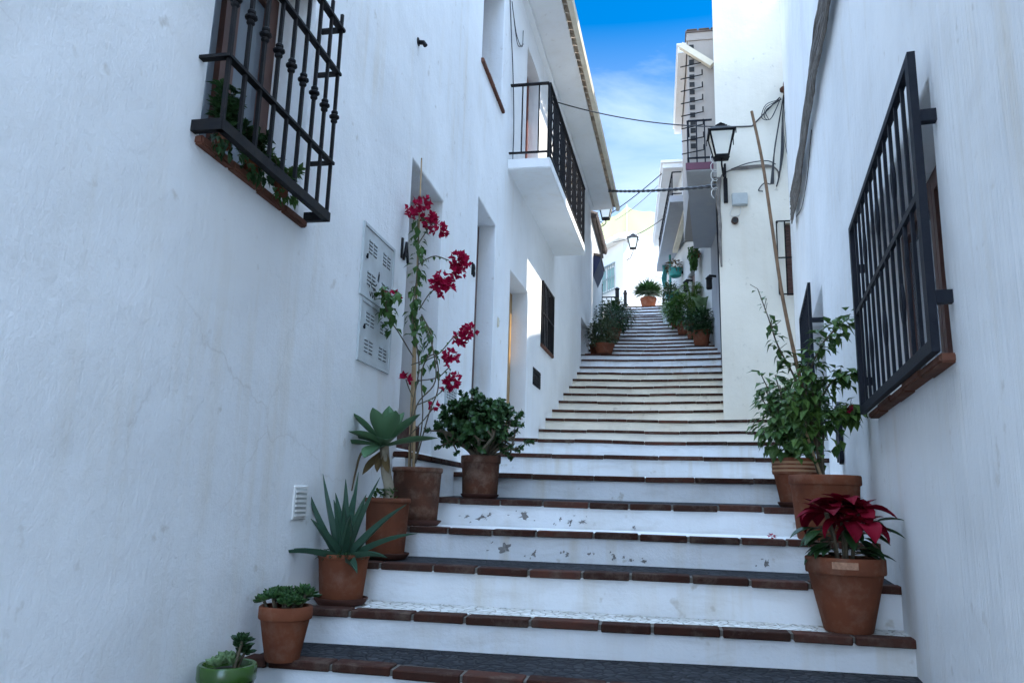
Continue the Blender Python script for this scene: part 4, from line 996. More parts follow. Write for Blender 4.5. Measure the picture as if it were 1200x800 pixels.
bx(bm, -1.7, -1.26, 15.8, 18.6, 6.003, 6.05); obj('eave_tile', bm, M['roof_dark'], H4)
lantern('black street lantern hanging past the far end of the balcony house eaves', (-1.10, 16.9, 6.36), .60, (-1.32, 16.9, 6.35))
T = thing('fence', 'low black iron fence above the left flower pots', 'fence', (-1.2, 20, 4.8))
bm = bmesh.new(); fa, fb = V((-1.62, 20.2, 0)), V((-1.0, 20.2, 0))
for z in (4.95, 5.42): bar(bm, fa+V((0, 0, z)), fb+V((0, 0, z)), .03, .03)
obj('rail', bm, M['iron'], T)
for i in range(6):
    p = fa.lerp(fb, i/5); bm = bmesh.new(); tube(bm, [p+V((.04*sin(k*1.2), 0, 4.95+.47*k/10)) for k in range(11)], .010, 6); obj('bar', bm, M['iron'], T)
for p, h in ((fa.lerp(fb, .28), 5.75), (fb, 5.62)):
    bm = bmesh.new(); bar(bm, p+V((0, 0, 4.6)), p+V((0, 0, h)), .10, .10); lathe(bm, [(.06, 0), (.07, .03), (.03, .07)], (p.x, p.y, h), 10); obj('post', bm, M['iron'], T)
T = thing('bollard', 'black iron bollard at the top of the stairs left of the big plant pot', 'bollard', (-.87, 22.4, 5.555))
bm = bmesh.new(); lathe(bm, [(.07, 0), (.07, .06), (.05, .08), (.05, .52)], (-.87, 22.4, 5.555), 14); obj('post', bm, M['iron'], T)
bm = bmesh.new(); lathe(bm, [(.045, .52), (.06, .54), (.06, .58), (.04, .60), (.05, .63), (.02, .67)], (-.87, 22.4, 5.555), 14); obj('cap', bm, M['iron'], T)

# ------------------------------------------------------------------ far building closing the street
FB = thing('house', 'sunlit white house closing the street at the top of the stairs', 'house', (-.98, 26, 5.5))
cx, cy = -.98, 26.0; d1 = V((.82, .57, 0)).normalized(); d2 = V((-.58, .81, 0)).normalized()
c0 = V((cx, cy, 0))
fwl = Wall((cx, cy), (cx+d1.x*5, cy+d1.y*5), 5.0, 9.35, [], back=.1); 
lfw = Wall((cx+d2.x*6, cy+d2.y*6), (cx, cy), 5.0, 9.0, [(6-1.78, 6-.55, 7.35, 8.35, .12)], back=.5)
for w in (fwl, lfw):
    if w.n.y > 0: w.n = -w.n
fwl.back = 5; lfw.back = 4.8
bm = bmesh.new(); fwl.mesh(bm); obj('wall', bm, M['far_wall'], FB)
bm = bmesh.new(); 
lf2 = Wall((lfw.p0.x, lfw.p0.y), (cx-.06*d1.x, cy-.06*d1.y), 5.0, 9.0, [(6-1.78, 6-.55, 7.35, 8.35, .12)], back=4)
if lf2.n.y > 0: lf2.n = -lf2.n
lf2.p0 = lf2.p0-d1*.05
lf2.mesh(bm); obj('wall', bm, M['far_wall'], FB)
casement(lf2, 6-1.77, 6-.56, 7.36, 8.34, .05, FB, M['tile_white'], M['pane_green'])
bm = bmesh.new(); mt = lf2.mtx()
for z in (7.36, 7.85, 8.34): bx(bm, 6-1.81, 6-.52, .03, .05, z-.02, z+.02, M_=mt)
for i in range(9): bx(bm, 6-1.79+1.25*i/8-.012, 6-1.79+1.25*i/8+.012, .032, .048, 7.36, 8.34, M_=mt)
obj('window_grille', bm, simple('grey_green_iron', (.22, .27, .26), .5, bump=0), FB)
bm = bmesh.new(); bx(bm, -.1, 6.2, -.3, .30, 9.003, 9.09, M_=mt); bx(bm, -.1, 6.25, -.3, .22, 8.93, 9.0, M_=mt) if False else None
y = 0
while y < 6.2:
    p = mt @ V((y, .25, 9.12)); q = mt @ V((y, -.5, 9.35)); tube(bm, [p, q], .09, 8); y += .2
obj('eave', bm, M['far_wall'], FB)
T = thing('roof_netting', 'pale yellow green netting stretched on poles round the far roof terrace', 'netting', (cx, cy, 9.4))
bm = bmesh.new()
def net(a, b, z0a, z1a, z0b, z1b, n=14):
    prev = None
    for i in range(n+1):
        p = a.lerp(b, i/n); s_ = .05*sin(i*1.7); dz = -.10*sin(pi*((i*4/n) % 1))
        col = [bm.verts.new(p+V((s_*math.sin(j*.9), s_*.6, (z0a+(z0b-z0a)*i/n)*(1-j/4)+(z1a+(z1b-z1a)*i/n+dz)*j/4))) for j in range(5)]
        if prev:
            for j in range(4): bm.faces.new((prev[j], col[j], col[j+1], prev[j+1]))
        prev = col
A_ = c0+d2*.1+d1*.1; net(A_, A_+d1*4.6, 9.36, 10.35, 9.36, 10.5); net(A_, A_+d2*5.4, 9.36, 10.35, 9.2, 10.3); net(A_+d2*3.5+d1*.2, A_+d1*4.6+d2*3.5, 9.36, 10.2, 9.36, 10.4)
obj('net', bm, M['netting'], T, smooth=60)
for p in (A_, A_+d1*2.3, A_+d1*4.6, A_+d2*2.7, A_+d2*5.4, A_+d2*3.5+d1*2.4):
    bm = bmesh.new(); tube(bm, [p+V((0, 0, 9.33)), p+V((0, 0, 10.42))], .018, 6); obj('pole', bm, M['cream_gutter'], T)
lantern('black street lantern on the corner of the far sunlit house', (-.72, 25.35, 8.45), .68, (cx+.02, 26.0, 8.35))
cable('two thin wires drooping across the far sunlit house front', [(sag(c0+V((.05, -.04, 8.15)), c0+d1*3.5+V((0, -.04, 8.0)), .12, 12), .008), (sag(c0+V((.05, -.04, 8.1)), c0+d1*3.5+V((0, -.04, 7.85)), .15, 12), .008)], M['cable_grey'])
# town beyond, only to close side views
bm = bmesh.new()
H5 = thing('house', 'plain white house behind the upper left fence', 'house', (-4, 24, 5))
prz(bm, [(-6.5, 21.4), (-2.6, 21.4), (-2.6, 27.0), (-6.5, 27.0)], 4.6, 8.2); obj('wall', bm, M['far_wall'], H5)
bm = bmesh.new(); prz(bm, [(-6.6, 21.3), (-2.5, 21.3), (-2.5, 27.1), (-6.6, 27.1)], 8.203, 8.33); obj('roof_edge', bm, M['roof_tile'], H5)

# ------------------------------------------------------------------ potted plants on the left
# green glazed pot
T, top = potted('potted_plant', 'green glazed pot with a small pale rosette succulent, lowest on the left', (-1.475, 2.62, -.80), .100, .075, .215, M['green_glaze'], rim_h=.055, rim=.006)
bm = bmesh.new(); rosette(bm, top+V((-.03, -.02, .02)), (0, -.2, 1), .045, .03, 18, 1, succ_prof, -.5, .25, .006)
rosette(bm, top+V((.0, .01, .025)), (.2, -.2, 1), .05, .03, 18, 9, succ_prof, -.5, .25, .006); obj('pale_rosette', bm, M['leaf_pale'], T, smooth=60)
bm = bmesh.new(); bs = bmesh.new()
for dx, dy, dz, sd_ in ((.035, .02, .075, 2), (.05, -.005, .10, 3), (.02, .035, .09, 4), (.045, .03, .055, 7)):
    tube(bs, [top+V((dx*.5, dy*.5, -.01)), top+V((dx, dy, dz))], .005, 6); rosette(bm, top+V((dx, dy, dz)), (.2, -.2, 1), .042, .020, 16, sd_, succ_prof, -.3, .2, .004, 0, 1.2)
obj('stem', bs, M['stem'], T); obj('rosette', bm, M['leaf_dark'], T, smooth=60)
# terracotta pot of dark succulent rosettes
T, top = potted('potted_plant', 'flared terracotta pot full of dark green rosette succulents on the second lowest step', (-1.452, 2.985, -.64), .104, .066, .205, M['terracotta'], rim_h=.05, rim=.010, seed=3)
r = random.Random(11); bm = bmesh.new(); bs = bmesh.new()
for i in range(13):
    a = i*2.4; rr = .09*sqrt((i+.3)/13); p = top+V((cos(a)*rr, sin(a)*rr, .035+r.uniform(0, .03)))
    tube(bs, [top+V((cos(a)*rr*.7, sin(a)*rr*.7, -.01)), p], .006, 6)
    rosette(bm, p, (cos(a)*rr*4, sin(a)*rr*4, 1), r.uniform(.045, .06), .030, 20, i, succ_prof, -.5, .2, .006, .0, 1.25)
obj('stem', bs, M['stem'], T); obj('rosette', bm, M['leaf_jade'], T, smooth=60)
# aloe
T, top = potted('potted_aloe', 'spiky aloe in a terracotta pot with saucer below the vent tile', (-1.462, 3.565, -.50), .122, .098, .215, M['terracotta'], saucer=.125, rim_h=.022, rim=.006, seed=4)
alo = lambda t: max(.04, (1-t)**.8*(.85+.5*t))
r = random.Random(21)
AL = [((-.16, -.32, .12), .34, .5), ((-.28, -.2, .52), .35, -.25), ((-.18, -.12, .62), .36, -.15), ((-.02, -.1, .3), .26, .1), ((.07, .02, .55), .36, -.1), ((.16, .05, .62), .36, .15), ((.25, -.02, .32), .34, .35), ((.26, -.18, .10), .28, .45), ((.12, -.24, .34), .27, .3), ((-.10, -.28, .32), .25, .2), ((.3, .1, .22), .30, .5), ((.0, .1, .5), .30, .1), ((-.05, .05, .7), .33, 0), ((-.22, .02, .3), .25, .35), ((.05, -.2, .55), .26, .1), ((.15, -.12, .45), .30, .15), ((-.12, .12, .45), .3, .2), ((.2, -.3, .04), .25, .5)]
bm = bmesh.new()
for i, (d_, L_, be) in enumerate(AL):
    d_ = V(d_); blade(bm, top+V((d_.x*.08, d_.y*.08, -.01)), d_, (0, 0, 1) if abs(d_.z) < 2 else (0, 1, 0), L_*1.15, .060, alo, be, .45, .010, n=8)
obj('leaf', bm, M['leaf_aloe'], T, smooth=50)
bm = bmesh.new()
for i in range(150):
    a = r.random()*6.28; rr = .125*sqrt(r.random()); leaf(bm, top+V((cos(a)*rr, sin(a)*rr, r.uniform(.0, .035))), V((cos(a), sin(a), r.uniform(-.3, .7))), V((0, 0, 1)), r.uniform(.02, .04), .014)
obj('ground_cover', bm, M['leaf_dark'], T)
# agave on a bare trunk
T, top = potted('potted_agave', 'agave rosette on a bare curved trunk in a terracotta pot with saucer', (-1.42, 4.02, -.323), .122, .102, .30, M['terracotta'], saucer=.128, rim_h=.026, rim=.007, seed=6)
bm = bmesh.new(); hc = V((-1.452, 4.0, .262))
tube(bm, smoothpath([top-V((0, 0, .02)), top+V((.0, 0, .08)), V((-1.435, 4.0, .13)), hc], 6), [.030-.004*i/18 for i in range(19)], 10); obj('trunk', bm, M['stem_pale'], T, smooth=60)
aga = lambda t: max(.03, (.42+1.15*t-.1)*(1 if t < .4 else 1-((t-.4)/.6)**1.9))
AG = [((-.55, -.3, .62), .24, .1), ((-.1, -.55, .75), .22, .0), ((.35, -.45, .70), .22, .1), ((.55, 0, .60), .24, .2), ((.2, .4, .8), .22, .2), ((-.35, .35, .75), .22, .2), ((-.75, -.35, .12), .24, .3), ((.85, -.15, .20), .30, .2), ((.6, .5, .3), .26, .4), ((-.15, -.8, -.05), .19, .7), ((-.8, .1, .35), .22, .4), ((.1, -.1, 1), .20, 0), ((.3, -.75, .25), .22, .5), ((-.45, -.65, .35), .22, .35), ((-.05, .15, 1), .17, 0)]
bm = bmesh.new()
for d_, L_, be in AG:
    d_ = V(d_).normalized(); blade(bm, hc+d_*.012, d_, (0, 0, 1) if abs(d_.z) < .9 else (0, 1, 0), L_*1.05, .112, aga, be, .16, .006, n=10)
obj('leaf', bm, M['leaf_agave'], T, smooth=50)
bm = bmesh.new()
for d_, L_, be in (((-.35, -.3, -.6), .18, -.2), ((.3, -.2, -.7), .15, -.4), ((-.1, -.4, -.8), .13, .2)): blade(bm, hc-V((0, 0, .02)), d_, (0, -1, .3), L_, .05, aga, be, .5, 0, n=7)
tube(bm, smoothpath([hc, hc+V((-.10, -.05, -.03)), hc+V((-.13, -.06, -.14)), hc+V((-.145, -.06, -.24))], 6), [.009-.0003*i for i in range(19)], 6)
obj('dry_leaf', bm, M['leaf_dry'], T)
bm = bmesh.new(); r = random.Random(8)
for i in range(40): leaf(bm, top+V((r.uniform(-.07, .05), r.uniform(-.09, 0), r.uniform(0, .06))), V((r.uniform(-1, 1), r.uniform(-1, .3), r.uniform(0, 1))), V((0, 0, 1)), .035, .022)
obj('ground_cover', bm, M['leaf'], T)
# bougainvillea on stakes
T, top = potted('potted_bougainvillea', 'tall staked bougainvillea with magenta flowers in front of door 1A', (-1.445, 4.60, -.167), .155, .132, .33, M['terracotta_old'], saucer=.158, rim_h=.03, rim=.008, seed=7)
bm = bmesh.new(); tube(bm, smoothpath([(-1.49, 4.58, .10), (-1.497, 4.56, .74), (-1.50, 4.55, 1.35), (-1.513, 4.55, 2.2)], 5), [.011-.0004*i for i in range(16)], 8); obj('stake', bm, M['cane'], T)
bm = bmesh.new(); tube(bm, [(-1.455, 4.56, .10), (-1.492, 4.545, 1.0)], .010, 8); obj('stake', bm, M['cane'], T)
bs = bmesh.new(); bl = bmesh.new(); bf = bmesh.new(); r = random.Random(77); yb = 4.5
def q3(x, z, y=4.5): return V((x*y/4.5, y, z*y/4.5))
mains = [[q3(-1.46, .1, 4.56), q3(-1.47, .5), q3(-1.44, .8), q3(-1.50, 1.1), q3(-1.48, 1.45), q3(-1.50, 1.75)], [q3(-1.45, .1, 4.58), q3(-1.40, .45), q3(-1.42, .75), q3(-1.36, .95, 4.45), q3(-1.44, 1.12)],
         [q3(-1.48, .3), q3(-1.44, .55, 4.4), q3(-1.33, .70, 4.4), q3(-1.37, .95, 4.42), q3(-1.45, 1.1)], [q3(-1.43, .2, 4.5), q3(-1.36, .50, 4.4), q3(-1.31, .66, 4.4), q3(-1.34, .86, 4.4), q3(-1.44, .80)]]
twigs = [[q3(-1.49, .80), q3(-1.33, .86, 4.45), q3(-1.22, .98, 4.4), q3(-1.13, 1.02, 4.4)], [q3(-1.48, .85), q3(-1.58, 1.0, 4.25), q3(-1.66, 1.12, 4.15), q3(-1.66, 1.26, 4.1), q3(-1.72, 1.29, 4.05)],
         [q3(-1.66, 1.12, 4.15), q3(-1.68, 1.2, 4.1), q3(-1.60, 1.27, 4.1)], [q3(-1.48, 1.45), q3(-1.38, 1.50), q3(-1.28, 1.47)], [q3(-1.46, 1.15), q3(-1.40, 1.25), q3(-1.34, 1.30)],
         [q3(-1.44, .7), q3(-1.32, .72), q3(-1.25, .78)], [q3(-1.44, .55), q3(-1.33, .60), q3(-1.24, .68)], [q3(-1.47, .6), q3(-1.50, .66), q3(-1.52, .71)], [q3(-1.48, 1.6), q3(-1.40, 1.72), q3(-1.37, 1.68)], [q3(-1.49, .35), q3(-1.40, .45), q3(-1.33, .54)]]
for m_ in mains: tube(bs, smoothpath(m_, 6), .0042, 6)
for t_ in twigs: tube(bs, smoothpath(t_, 6), .0038, 5)
allp = [p for m_ in mains[:1] for p in smoothpath(m_, 9)][22:]+[p for p in smoothpath(twigs[1], 9)][12:]+[p for p in smoothpath(twigs[2], 6)]
for ip, p in enumerate(allp):
    for q in range(4 if p.y > 4.35 else 1+ip % 2):
        o_ = sph(r); leaf(bl, p+o_*.035, V((o_.x, o_.y, -.5+r.uniform(-.5, .5))), V((0, 0, 1)), r.uniform(.045, .075), r.uniform(.03, .045), .15, .3)
for p in smoothpath(mains[1], 8)[14:]+smoothpath(mains[2], 8)[18:]:
    o_ = sph(r); leaf(bl, p+o_*.03, V((o_.x, o_.y, -.6)), V((0, 0, 1)), r.uniform(.045, .07), r.uniform(.03, .042), .15, .3)
for t_ in twigs[:1]+twigs[3:7]:
    for p in smoothpath(t_, 3)[2:]: o_ = sph(r); leaf(bl, p, V((o_.x, o_.y, -.4)), V((0, 0, 1)), r.uniform(.025, .04), .022, .15, .3)
FL = [(-1.53, 1.82, 4.5, .055, 18), (-1.475, 1.86, 4.5, .06, 22), (-1.41, 1.74, 4.48, .06, 20), (-1.36, 1.67, 4.48, .06, 22), (-1.44, 1.77, 4.5, .06, 18), (-1.21, 1.46, 4.45, .075, 48), (-1.22, 1.40, 4.45, .06, 24), (-1.33, 1.33, 4.45, .075, 36), (-1.29, 1.29, 4.45, .07, 24), (-1.13, 1.01, 4.4, .05, 18), (-1.18, .96, 4.4, .05, 18), (-1.24, .85, 4.45, .06, 24), (-1.22, .70, 4.45, .055, 22), (-1.26, .69, 4.45, .04, 10), (-1.52, .71, 4.5, .035, 10), (-1.33, .55, 4.45, .022, 6), (-1.62, 1.24, 4.15, .03, 6), (-1.66, 1.27, 4.12, .03, 5)]
for x, z, y, rr, n_ in FL:
    rr *= .76; n_ = int(n_*.85); bf = bmesh.new()
    c = q3(x, z, y)
    for i in range(n_):
        o_ = sph(r); p = c+o_*rr; d_ = (o_+V((r.uniform(-.4, .4), r.uniform(-.6, .2), r.uniform(-.4, .4)))).normalized()
        for k in range(3):
            a = k*2.09+i; e1 = d_.orthogonal().normalized(); e2 = d_.cross(e1)
            leaf(bf, p, d_*.7+(e1*cos(a)+e2*sin(a))*.9, d_, r.uniform(.030, .041), r.uniform(.023, .031), .2, -.1)
    obj('flower', bf, M['magenta_bract'], T)
obj('stem', bs, M['stem'], T); obj('foliage', bl, M['leaf'], T)
# jade plant
T, top = potted('potted_jade_plant', 'round bushy jade plant in a stained brown pot at left above the flaked risers', (-1.17, 5.13, .0), .135, .118, .27, M['terracotta_old'], saucer=.128, rim_h=.05, rim=.008, seed=9)
bs = bmesh.new(); bl = bmesh.new(); r = random.Random(31); ctr = top+V((-.035, 0, .24))
tips = []
for i in range(15):
    a = i*2.4; el = r.uniform(.15, 1.25); L_ = r.uniform(.16, .27)
    e_ = V((cos(a)*cos(el)*1.25, sin(a)*cos(el), sin(el)*.9))
    p1 = top+e_*L_*.5+V((0, 0, .05)); p2 = top+e_*L_+V((0, 0, .07))
    tube(bs, smoothpath([top+V((cos(a)*.02, sin(a)*.02, -.01)), p1, p2], 5), [.019-.001*k for k in range(11)], 7)
    for j in range(5):
        p3 = p2+sph(r)*.11; tube(bs, [p2, p3], [.008, .005], 5); tips.append(p3)
for i in range(430):
    v = sph(r); v = v.normalized()*(.45+.56*r.random()); b_ = noise.noise(v*2.3)*.22
    p = ctr+V((v.x*.285, v.y*.25, v.z*.215))*(1+b_)
    if v.z < -.62: continue
    tips.append(p)
for j in range(6): tips.append(top+V((.17+.035*j, -.02+r.uniform(-.03, .03), .05+.012*j+r.uniform(-.02, .03))))
tube(bs, smoothpath([top+V((.04, 0, 0)), top+V((.16, -.02, .05)), top+V((.30, -.02, .09))], 5), [.012-.0008*k for k in range(11)], 6); tube(bs, smoothpath([top+V((.03, 0, 0)), top+V((.12, -.03, .10)), top+V((.24, -.03, .16))], 5), [.012-.0008*k for k in range(11)], 6)
for p in tips:
    ax = (p-ctr+V((0, 0, .1))).normalized()
    for k in range(9):
        a = k*2.4+r.random(); e1 = ax.orthogonal().normalized(); e2 = ax.cross(e1)
        d_ = (e1*cos(a)+e2*sin(a))*.9+ax*r.uniform(.2, 1.0)
        blade(bl, p-ax*.02+ax*.004*k, d_, ax, r.uniform(.028, .040), .029, succ_prof, -.25, .12, .0, n=4)
obj('stem', bs, M['stem'], T, smooth=60); obj('foliage', bl, M['leaf_jade'], T, smooth=60)

# ------------------------------------------------------------------ potted plants on the right
T, top = potted('potted_poinsettia', 'red poinsettia in a flared terracotta pot against the right wall', (.785, 3.60, -.50), .160, .098, .30, M['terracotta'], saucer=0, rim_h=.068, rim=.012, seed=12)
bm = bmesh.new()
for i in range(7):
    a0_, a1_ = -2.1+i*.09, -2.1+(i+1)*.09; rr = .1613
    v = [bm.verts.new((.785+rr*cos(a)-.0, 3.60+rr*sin(a), z)) for a, z in ((a0_, -.242), (a1_, -.242), (a1_, -.214), (a0_, -.214))]; bm.faces.new(v)
obj('label_sticker', bm, M['leafdirt'], T)
r = random.Random(55); bs = bmesh.new(); br = bmesh.new(); bg_ = bmesh.new()
poi = lambda t: max(.03, sin(pi*min(1, t*.98+.02)**.75)**.9)
heads = [(.78, 3.60, .025), (.71, 3.54, -.02), (.85, 3.58, .0), (.78, 3.50, -.05), (.82, 3.67, .02), (.72, 3.64, .0), (.84, 3.51, -.06)]
for hx_, hy_, hz_2 in heads:
    h = V((hx_, hy_, hz_2)); tube(bs, smoothpath([top+V(((hx_-.785)*.4, (hy_-3.6)*.4, -.01)), top+V(((hx_-.785)*.6, (hy_-3.6)*.6, .10)), h], 5), .007, 6)
    for i in range(11):
        a = i*2.4+r.uniform(-.2, .2); el = r.uniform(-.2, .45) if i < 7 else r.uniform(.3, .7); d_ = V((cos(a)*cos(el), sin(a)*cos(el), sin(el)))
        L_ = r.uniform(.10, .15) if i < 7 else r.uniform(.06, .10)
        blade(br, h+d_*.012, d_, (0, 0, 1), L_, L_*.62, poi, r.uniform(.7, 1.7) if i < 7 else r.uniform(.2, .7), .16, 0, n=6)
for i in range(40):
    a = r.random()*6.28; h = top+V((cos(a)*.05, sin(a)*.05, r.uniform(.02, .15))); el = r.uniform(-.5, .3); d_ = V((cos(a)*cos(el), sin(a)*cos(el), sin(el)))
    tube(bs, [h, h+d_*.04], .003, 5); L_ = r.uniform(.08, .125); blade(bg_, h+d_*.04, d_, (0, 0, 1), L_, L_*.52, poi, r.uniform(.3, 1.0), .18, 0, n=6)
for d_ in ((1, -.3, .3), (.9, -.4, -.1), (-1, -.3, -.2), (-.8, -.6, -.35)):
    h = top+V((d_[0]*.06, d_[1]*.05, .15)); d_ = V(d_).normalized(); tube(bs, [h, h+d_*.07], .003, 5); blade(bg_, h+d_*.07, d_, (0, 0, 1), .12, .06, poi, .5, .18, 0, n=6)
obj('stem', bs, M['stem'], T); obj('bract', br, M['red_bract'], T, smooth=60); obj('foliage', bg_, M['leaf_dark'], T, smooth=60)
# climbing plant on a tall cane
T, top = potted('potted_bougainvillea', 'tall cane with a sparse climbing plant in the broad terracotta pot at right', (.885, 4.42, -.163), .182, .150, .335, M['terracotta'], rim_h=.052, rim=.009, seed=13)
bm = bmesh.new(); tube(bm, smoothpath([(.885, 4.40, .10), (.83, 4.40, .45), (.77, 4.40, .76), (.71, 4.40, 1.15), (.67, 4.40, 1.56), (.63, 4.40, 1.98), (.58, 4.40, 2.31)], 5), [.0115-.0001*i for i in range(31)], 8); obj('stake', bm, M['cane_dark'], T)
bm = bmesh.new(); tube(bm, [(.87, 4.36, .12), (.78, 4.34, .42)], .007, 7); obj('stake', bm, M['cane'], T)
bs = bmesh.new(); bl = bmesh.new(); bf = bmesh.new(); r = random.Random(91)
RS = [[(.87, .15), (.82, .48), (.75, .71), (.67, .88), (.62, 1.03), (.575, 1.21)], [(.87, .15), (.85, .52), (.84, .73), (.90, .88), (.98, .97), (1.06, 1.04)], [(.87, .15), (.86, .48), (.93, .66), (1.0, .70), (1.05, .71)], [(.87, .15), (.89, .39), (.95, .49), (1.01, .52), (1.05, .52)], [(.86, .15), (.80, .4), (.80, .62), (.83, .8)], [(.88, .15), (.84, .35), (.78, .5), (.74, .62)]]
for k, s_ in enumerate(RS):
    pth = smoothpath([(x, 4.38-.03*sin(i*2+k), z) for i, (x, z) in enumerate(s_)], 8)
    tube(bs, pth, [.0075-.005*i/len(pth) for i in range(len(pth))], 6)
    n0 = int(len(pth)*(.45 if k < 4 else .4))
    for i, p in enumerate(pth[n0:]):
        t = i/(len(pth)-n0); dens = (2 if k == 0 else 4) if t > .1 else 5
        if k == 0 and t > .55: dens = 1
        for q in range(dens):
            o_ = sph(r); sz = r.uniform(.05, .085)*(1-.45*t*(k == 0)); leaf(bl, p+o_*(.055 if k else .02), V((o_.x, o_.y-.2, -.25+r.uniform(-.5, .6))), V((0, 0, 1)), sz, sz*.62, .15, .35)
        if r.random() < .35:
            o_ = sph(r); tube(bs, [p, p+V((o_.x, o_.y, abs(o_.z)))*.07], .0018, 4)
for i in range(170):
    v = sph(r); p = V((.84+v.x*.15, 4.38+v.y*.14, .46+v.z*.25)); o_ = sph(r); sz = r.uniform(.05, .085)
    leaf(bl, p, V((o_.x, o_.y-.25, -.25+r.uniform(-.5, .5))), V((0, 0, 1)), sz, sz*.62, .15, .35)
for x, z in ((1.008, .525),):
    for i in range(26): o_ = sph(r); leaf(bf, V((x, 4.33, z))+o_*.015, o_, V((0, 0, 1)), .02, .016)
obj('stem', bs, M['stem'], T); obj('foliage', bl, M['leaf_clb'], T); obj('flower', bf, M['magenta_bract'], T)
# leafy plant in a banded pot
T, top = potted('potted_plant', 'dense leafy bush in a pale banded pot behind the tall cane at right', (.845, 5.08, .0), .135, .092, .285, M['terracotta'], rim_h=.10, rim=.010, seed=14, saucer=.11)
bm = bmesh.new()
for z in (.20, .225, .25): lathe(bm, [(.136, z), (.1375, z+.004), (.1375, z+.010), (.136, z+.014)], (.845, 5.08, .013), 32)
obj('pot_band', bm, M['terracotta_pale'], T)
bs = bmesh.new(); bl = bmesh.new(); r = random.Random(15)
for i in range(22):
    a = r.random()*6.28; h = r.uniform(.28, .58); o_ = V((cos(a), sin(a), 0))*r.uniform(.05, .19); o_.x -= .02
    pth = smoothpath([top-V((0, 0, .01)), top+o_*.5+V((0, 0, h*.6)), top+o_+V((0, 0, h))], 6); tube(bs, pth, .004, 5)
    for p in pth[3:]:
        for q in range(3): v = sph(r); sz = r.uniform(.055, .085); leaf(bl, p+v*.035, V((v.x, v.y-.2, -.15+v.z*.6)), V((0, 0, 1)), sz, sz*.68, .15, .35)
for i in range(320):
    v = sph(r); v = v.normalized()*r.uniform(.7, 1.02); p = top+V((-.02+v.x*.205, v.y*.18, .26+v.z*.27)); sz = r.uniform(.055, .09)
    leaf(bl, p, V((v.x, v.y-.3, -.3+v.z*.5)), V((0, 0, 1)), sz, sz*.68, .15, .35)
obj('stem', bs, M['stem'], T); obj('foliage', bl, M['leaf_var'], T)

# ------------------------------------------------------------------ plants along the upper flight
def bush(name, lab, c, pr_, ph, fol, lm, rx, rz, n, seed, group, lsz=.07, pm='terracotta', fmat=None, spiky=False, cat='potted plant'):
    T, top = potted(name, lab, c, pr_, pr_*.74, ph, M[pm], group=group, seed=seed, rim_h=ph*.2, rim=.012, cat=cat)
    r = random.Random(seed); bs = bmesh.new(); bl = bmesh.new(); ctr = top+V((fol[0], fol[1], fol[2]))
    for i in range(9):
        v = sph(r); tube(bs, smoothpath([top-V((0, 0, .01)), top.lerp(ctr, .5)+v*.05, ctr+V((v.x*rx*.8, v.y*rx*.8, v.z*rz*.8))], 4), .008, 5)
    for i in range(n):
        v = sph(r); v = v.normalized()*(.45+.6*r.random()); b_ = 1+.45*noise.noise(v*1.9+V((seed, 0, 0)))
        p = ctr+V((v.x*rx, v.y*rx, v.z*rz))*b_
        if p.z < top.z-.06: continue
        sz = lsz*r.uniform(.7, 1.3)
        if spiky: leaf(bl, top.lerp(ctr, .6)+v*.05, V((v.x*rx, v.y*rx, abs(v.z)*rz+.1*rx)), V((0, 0, 1)), rx*r.uniform(.7, 1.15), .05, .2, .25)
        else: leaf(bl, p, V((v.x, v.y-.2, v.z*.6-.1+r.uniform(-.4, .5))), V((0, 0, 1)), sz, sz*.6, .15, .3)
    obj('stem', bs, M['stem'], T); obj('foliage', bl, M[lm], T)
    if fmat:
        bf = bmesh.new()
        for i in range(60):
            v = sph(r).normalized(); p = ctr+V((v.x*rx, v.y*rx, v.z*rz)); leaf(bf, p, v, V((0, 0, 1)), .04, .04, .15, 0)
        obj('flower', bf, M[fmat], T)
    return T
def ztread(y):
    k = max(i for i in range(len(E_)) if E_[i][0] <= y-.02); y2, z2 = (E_[k+1] if k+1 < len(E_) else (24., E_[k][1])); vis = min(z2-E_[k][1], .15)
    return E_[k][1]+(z2-vis-E_[k][1])*max(0, (y-E_[k][0])/(y2-E_[k][0]))+.004
gU, gL = 'pots along the right of the upper stairs', 'pots along the left of the upper stairs'
y = 15.98; bush('potted_plant', 'dark round bush in a terracotta pot, lowest on the right of the upper stairs', (.935, y, ztread(y)), .19, .34, (-.02, 0, .2), 'leaf_dark', .36, .30, 1300, 61, gU, .075)
y = 17.35; bush('potted_plant', 'leafy green bush spilling over its pot below the palm on the upper stairs', (.66, y, ztread(y)), .20, .30, (-.08, 0, .28), 'leaf', .38, .34, 1200, 62, gU, .085)
y = 19.0; bush('potted_plant', 'olive shrub in a grey pot, highest of the plants on the right', (.36, y, ztread(y)), .20, .40, (0, 0, .32), 'leaf_olive', .27, .42, 800, 63, gU, .07, 'plastic_grey')
y = 18.2; bush('potted_plant', 'small bright green plant in the low pot between the olive shrub and the leafy bush', (.50, y, ztread(y)), .15, .22, (-.08, -.1, .18), 'leaf_palm', .25, .22, 500, 64, gU, .08)
y = 14.95; bush('potted_plant', 'olive green shrub in a wide terracotta pot, nearest on the left of the upper stairs', (-1.0, y, ztread(y)), .21, .20, (-.02, 0, .24), 'leaf_olive', .30, .30, 1700, 65, gL, .055)
y = 15.2; bush('potted_plant', 'small dry shrub in a terracotta pot tucked against the left wall of the upper stairs', (-1.20, y, ztread(y)), .11, .24, (0, 0, .18), 'leaf_olive', .18, .26, 600, 66, gL, .05)
y = 16.75; bush('potted_plant', 'spreading dark shrub in the second pot on the left of the upper stairs', (-.93, y, ztread(y)), .20, .24, (.06, 0, .26), 'leaf_dark', .46, .34, 2200, 67, gL, .06, fmat='leaf_dry')
